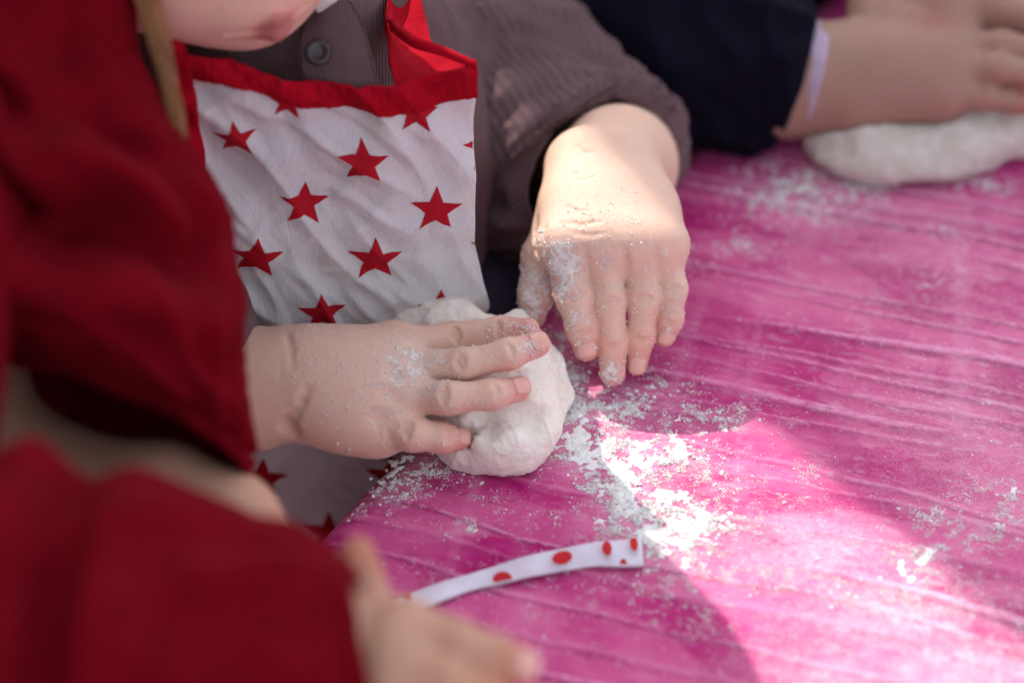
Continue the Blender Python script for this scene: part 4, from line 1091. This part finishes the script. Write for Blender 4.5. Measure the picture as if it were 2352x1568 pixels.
FB.add([cone(SBl, eL, .036, .034), cone(SBr, eR, .026, .026), cone(SBl, SBr, .04, .04)], .02, .02)
tB = (SBl + SBr) / 2 + A_(-0.12, 0, -0.10)
FB.add([ell(tB, (.075, .10, .14))], .02, .03)
fB = nrm(A_(0.85, 0.25, -0.35)); uB = nrm(A_(0.25, 0, 1) - (A_(0.25, 0, 1) @ fB) * fB)
CB = (SBl + SBr) / 2 + A_(-0.07, 0.02, 0.25)
_, lipsB = add_head(FB, CB, fB, uB, (SBl + SBr) / 2 + A_(0, 0, 0.03), 1.0, B_root)
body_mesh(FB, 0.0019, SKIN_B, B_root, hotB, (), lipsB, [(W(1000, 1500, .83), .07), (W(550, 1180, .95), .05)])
nail(B_root, i1[2], i1[3], dB, .009, 46); nail(B_root, i2[2], i2[3], dB, .009, 46)
hair_cap(B_root, CB, fB, uB)
FCo = Field(); FCo.add([ell(tB, (.10, .125, .17)), cone(SBl, SBr, .056, .056), ell(tB + A_(0, 0, -.16), (.105, .13, .12))], .04, .03)
FCo.disp = lambda P: fbm(P * 22 + 4, 2) * 0.006
V, F_ = mesh_field(FCo, 0.005); link_mesh('coat', V, F_, RED_COAT, B_root)
# hood / raised shoulder of the coat that runs up out of the picture
def fB1(s, t, P, L):
    n = folds(0.015, 11, 0.8, 1.8, 2.2)(s, t, P, L) + folds(0.006, 26, 1.5, 1.0, 6.0)(s, t, P, L)
    g = s - 0.20 * (1 + np.cos(t)) * 0.5 + 0.02 * np.sin(7 * t)
    face = (np.sin(t) - 0.1).clip(0)
    n = n * (0.35 + 0.65 * face) - face * (0.036 * np.exp(-((g - 0.43) / 0.055) ** 2) + 0.014 * np.exp(-((g - 0.22) / 0.04) ** 2) - 0.008 * np.exp(-((g - 0.56) / 0.06) ** 2))
    return n * (1 - 0.7 * sstep(.93, 1, s)) - 0.0035 * np.exp(-((s - .945) / .008) ** 2)
def px_st(L, R_px, d, thick, tilt=0.0, dR=None):
    l = W(L[0], L[1], d); r = W(R_px[0], R_px[1], dR or d); c = (l + r) / 2
    return (c, r - c, -FWD * thick + UPV * tilt)
sleeve('coat_sleeve', [px_st((-200, -250), (150, -200), 0.995, .045), px_st((-190, 0), (255, 60), 0.985, .05), px_st((-190, 260), (372, 285), 0.960, .05), px_st((-170, 500), (480, 450), 0.947, .052), px_st((-140, 680), (522, 660), 0.940, .05), px_st((-80, 800), (534, 890), .937, .045, .008), px_st((-60, 862), (566, 1076), .935, .034, .016)],
       RED_COAT, B_root, 170, 150, .0045, fB1, inner=0.5)
FH = Field(); FH.add([cone(W(60, -120, .985), W(110, 130, .975), .036, .034), cone(W(160, -200, .985), W(205, 120, .970), .015, .0145), cone(W(-60, 0, .97), W(60, 250, .975), .04, .036)], .02, .02)
FH.disp = lambda P: fbm(P * 28 + 2, 2) * 0.005
V, F_ = mesh_field(FH, .003); link_mesh('hood', V, F_, RED_COAT, B_root)
def fB2(s, t, P, L):
    n = folds(0.009, 11, 0.8, 1.6, 5.1)(s, t, P, L) + folds(0.0045, 28, 1.5, 1.0, 1.0)(s, t, P, L)
    g = s + 0.03 * np.sin(t * 1.0); n = n * (0.4 + 0.6 * (np.sin(t) - 0.1).clip(0))
    n = n - 0.018 * np.exp(-((g - 0.40) / 0.045) ** 2) * (0.35 + 0.65 * np.sin(t).clip(0)) + 0.008 * np.exp(-((g - 0.30) / 0.05) ** 2)
    return n * (1 - 0.6 * sstep(.93, 1, s)) - 0.0035 * np.exp(-((s - .955) / .008) ** 2)
sleeve('coat_sleeve', [px_st((-330, 1060), (-330, 1900), .79, .055), px_st((-120, 1075), (-140, 1900), .80, .055), px_st((120, 1090), (100, 1900), .807, .055), px_st((330, 1112), (300, 1880), .815, .052), px_st((520, 1176), (500, 1830), .822, .047), px_st((690, 1240), (690, 1790), .830, .042), px_st((802, 1300), (895, 1760), .837, .036)],
       RED_COAT, B_root, 170, 150, .0045, fB2, inner=0.4)
# loose lock of hair
def lock(root, pts, n, spread, r, seed):
    rg = np.random.default_rng(seed); vs_, fs_ = [], []
    for i in range(n):
        o1 = rg.normal(0, spread, 3); o2 = rg.normal(0, spread * 0.7, 3); K = 26
        C = cr(pts, np.linspace(0, 1, K)); w = np.linspace(0, 1, K)[:, None]
        C = C + o1 * (1 - w) + o2 * w + np.sin(w * 9 + i) * spread * 0.25
        for k in range(K):
            for a in range(4):
                vs_.append(C[k] + r * (1 - 0.7 * k / K) * (RGT * math.cos(a * math.pi / 2) + FWD * math.sin(a * math.pi / 2)))
        fs_.append(grid_faces(K, 4, True, off=i * K * 4))
    return link_mesh('hair_lock', np.array(vs_), np.concatenate(fs_), HAIR, root)
lock(B_root, [W(300, -160, .965), W(335, -20, .965), W(372, 130, .965), W(395, 240, .965), W(412, 345, .967)], 70, .0026, .0007, 5)
FTb = Field(); bx0, by0 = tB[0], tB[1]
FTb.add([ell((bx0, by0, -0.16), (.10, .12, .10)), cone((bx0, by0 + .055, -.18), (bx0, by0 + .06, GZ + .05), .058, .042), cone((bx0, by0 - .055, -.18), (bx0, by0 - .06, GZ + .05), .058, .042)], .03, .02)
V, F_ = mesh_field(FTb, .006); link_mesh('trousers', V, F_, INDIGO, B_root); shoes(B_root, [(bx0, by0 + .06), (bx0, by0 - .06)], (0.9, 0.1))

# ================================================================== CHILD IN NAVY (background right)
C_root = tag(empty('person', (0.02, 1.42, GZ)), 'blurred child in a navy top pressing a dough roll at the far right', 'person', 'children around the table')
FC = Field(); hotC = []; dC = nrm(-FWD + 0.6 * UPV)
k1 = chain([(2175, 72, 1.275, .0098), (2290, 56, 1.268, .0066), (2390, 74, 1.266, .0062), (2450, 96, 1.266, .0056)])
k2 = chain([(2180, 112, 1.262, .0098), (2300, 100, 1.253, .0068), (2405, 122, 1.254, .0064), (2480, 146, 1.256, .0058)])
k3 = chain([(2175, 162, 1.256, .0100), (2290, 156, 1.247, .0076), (2390, 176, 1.248, .0068), (2455, 198, 1.252, .006)])
k4 = chain([(2160, 218, 1.256, .0096), (2250, 220, 1.250, .0070), (2325, 232, 1.252, .0062), (2366, 243, 1.255, .0054)])
tk = chain([(2010, 60, 1.285, .012), (2100, 30, 1.29, .010), (2180, 20, 1.29, .0088), (2240, 25, 1.29, .0072)])
eC = W(1420, 160, 1.30)
build_hand(FC, (W(1975, 135, 1.277), W(1965, 215, 1.266), .0195), [k1, k2, k3, k4], tk, [(eC, .036), (W(1800, 185, 1.277), .0285), (W(1890, 178, 1.274), .0255)], hot=hotC, dorsal=dC, rpalm=.0118)
FC.add([ell(W(2060, 150, 1.262), (.028, .022, .020))], .02, .014)
# the other hand, laid over the first from above
m1 = chain([(2215, -18, 1.285, .0105), (2300, -28, 1.275, .0085), (2380, -3, 1.272, .0078), (2440, 22, 1.27, .0068)])
m2 = chain([(2180, 17, 1.268, .0105), (2280, 10, 1.262, .0085), (2360, 34, 1.262, .0078), (2420, 57, 1.263, .0068)])
m3 = chain([(2230, -58, 1.30, .0105), (2320, -73, 1.29, .0085), (2400, -48, 1.285, .0078), (2460, -28, 1.28, .0068)])
m4 = chain([(2240, -98, 1.31, .0098), (2310, -118, 1.30, .008), (2370, -108, 1.295, .007), (2420, -88, 1.29, .006)])
mt = chain([(2000, 20, 1.285, .012), (2040, 48, 1.272, .0105), (2090, 62, 1.265, .009), (2140, 70, 1.262, .0072)])
eC2 = W(1900, -420, 1.47)
build_hand(FC, (W(2040, -15, 1.292), W(2080, -70, 1.312), .0185), [m2, m1, m3, m4], mt, [(eC2, .036), (W(1990, -130, 1.34), .026)], hot=hotC, dorsal=dC, rpalm=.0112)
SC1 = W(1330, -260, 1.36); SC2 = W(1950, -620, 1.58)
FC.add([cone(SC1, eC, .037, .036), cone(SC2, eC2, .037, .036), cone(SC1, SC2, .042, .042)], .02, .02)
tC = (SC1 + SC2) / 2 + A_(0, 0.02, -.10)
FC.add([ell(tC, (.10, .085, .15))], .02, .03)
fC = nrm(A_(0.65, -0.65, -0.45)); uC = nrm(A_(0, 0, 1) - fC[2] * fC)
CC = (SC1 + SC2) / 2 + A_(0.03, -0.02, 0.23)
_, lipsC = add_head(FC, CC, fC, uC, (SC1 + SC2) / 2 + A_(0, 0, .03), 1.0, C_root)
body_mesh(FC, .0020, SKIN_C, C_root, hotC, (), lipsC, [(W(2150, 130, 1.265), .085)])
hair_cap(C_root, CC, fC, uC)
FN = Field(); FN.add([ell(tC, (.125, .11, .18)), cone(SC1, SC2, .058, .058), ell(tC + A_(0, 0, -.16), (.125, .11, .12)), cone(SC2, eC2, .054, .048), cone(eC2, W(1965, -170, 1.36), .048, .036)], .04, .03)
FN.disp = lambda P: fbm(P * 24 + 6, 2) * 0.005
V, F_ = mesh_field(FN, .005); link_mesh('jersey', V, F_, NAVY, C_root)
fC1 = lambda s, t, P, L: (folds(.006, 12, .9, 1.5, 4.0)(s, t, P, L) + folds(.003, 30, 1.5, 1.0, 2.0)(s, t, P, L)) * (1 - .6 * sstep(.93, 1, s))
sleeve('jersey_sleeve', [px_st((1080, -230), (1260, 180), 1.335, .05), px_st((1260, -170), (1370, 300), 1.315, .055), px_st((1480, -110), (1520, 325), 1.295, .052), px_st((1680, -60), (1670, 330), 1.287, .046), px_st((1800, -25), (1750, 325), 1.283, .042), px_st((1868, 18), (1800, 300), 1.280, .036)], NAVY, C_root, 130, 120, .003, fC1)
sleeve('shirt_cuff', [px_st((1800, 30), (1760, 292), 1.281, .031), px_st((1850, 36), (1795, 300), 1.280, .032), px_st((1896, 60), (1838, 312), 1.279, .036)], LILAC, C_root, 40, 90, .002, folds(.0007, 40, 2, 1, 3))
FTc = Field(); cx0, cy0 = tC[0], tC[1]
FTc.add([ell((cx0, cy0, -.16), (.12, .10, .10)), cone((cx0 + .055, cy0, -.18), (cx0 + .06, cy0, GZ + .05), .058, .042), cone((cx0 - .055, cy0, -.18), (cx0 - .06, cy0, GZ + .05), .058, .042)], .03, .02)
V, F_ = mesh_field(FTc, .006); link_mesh('trousers', V, F_, INDIGO, C_root); shoes(C_root, [(cx0 + .06, cy0), (cx0 - .06, cy0)], (0.6, -0.6))
# dough roll under the far hands
FR = Field()
FR.add([cone(T(1880, 315, .011), T(2000, 335, .014), .008, .0150), cone(T(2000, 335, .014), T(2200, 322, .014), .0150, .0155), cone(T(2200, 322, .014), T(2440, 285, .014), .0155, .014), ell(T(2060, 345, .010), (.045, .024, .011))], .014, .01)
FR.disp = lambda P: fbm(P * 60, 3) * .0022
FR.hard = lambda P, d, c, r: np.maximum(np.maximum(d, .0006 - P[:, 2]), -((FC(P, c, r) if c is not None else FC(P)) - .0004))
V, F_ = mesh_field(FR, .0015); ro = link_mesh('dough_roll', V, F_, SHADED_DOUGH)
tag(ro, 'long pale dough roll under the hands of the child in navy', 'dough')
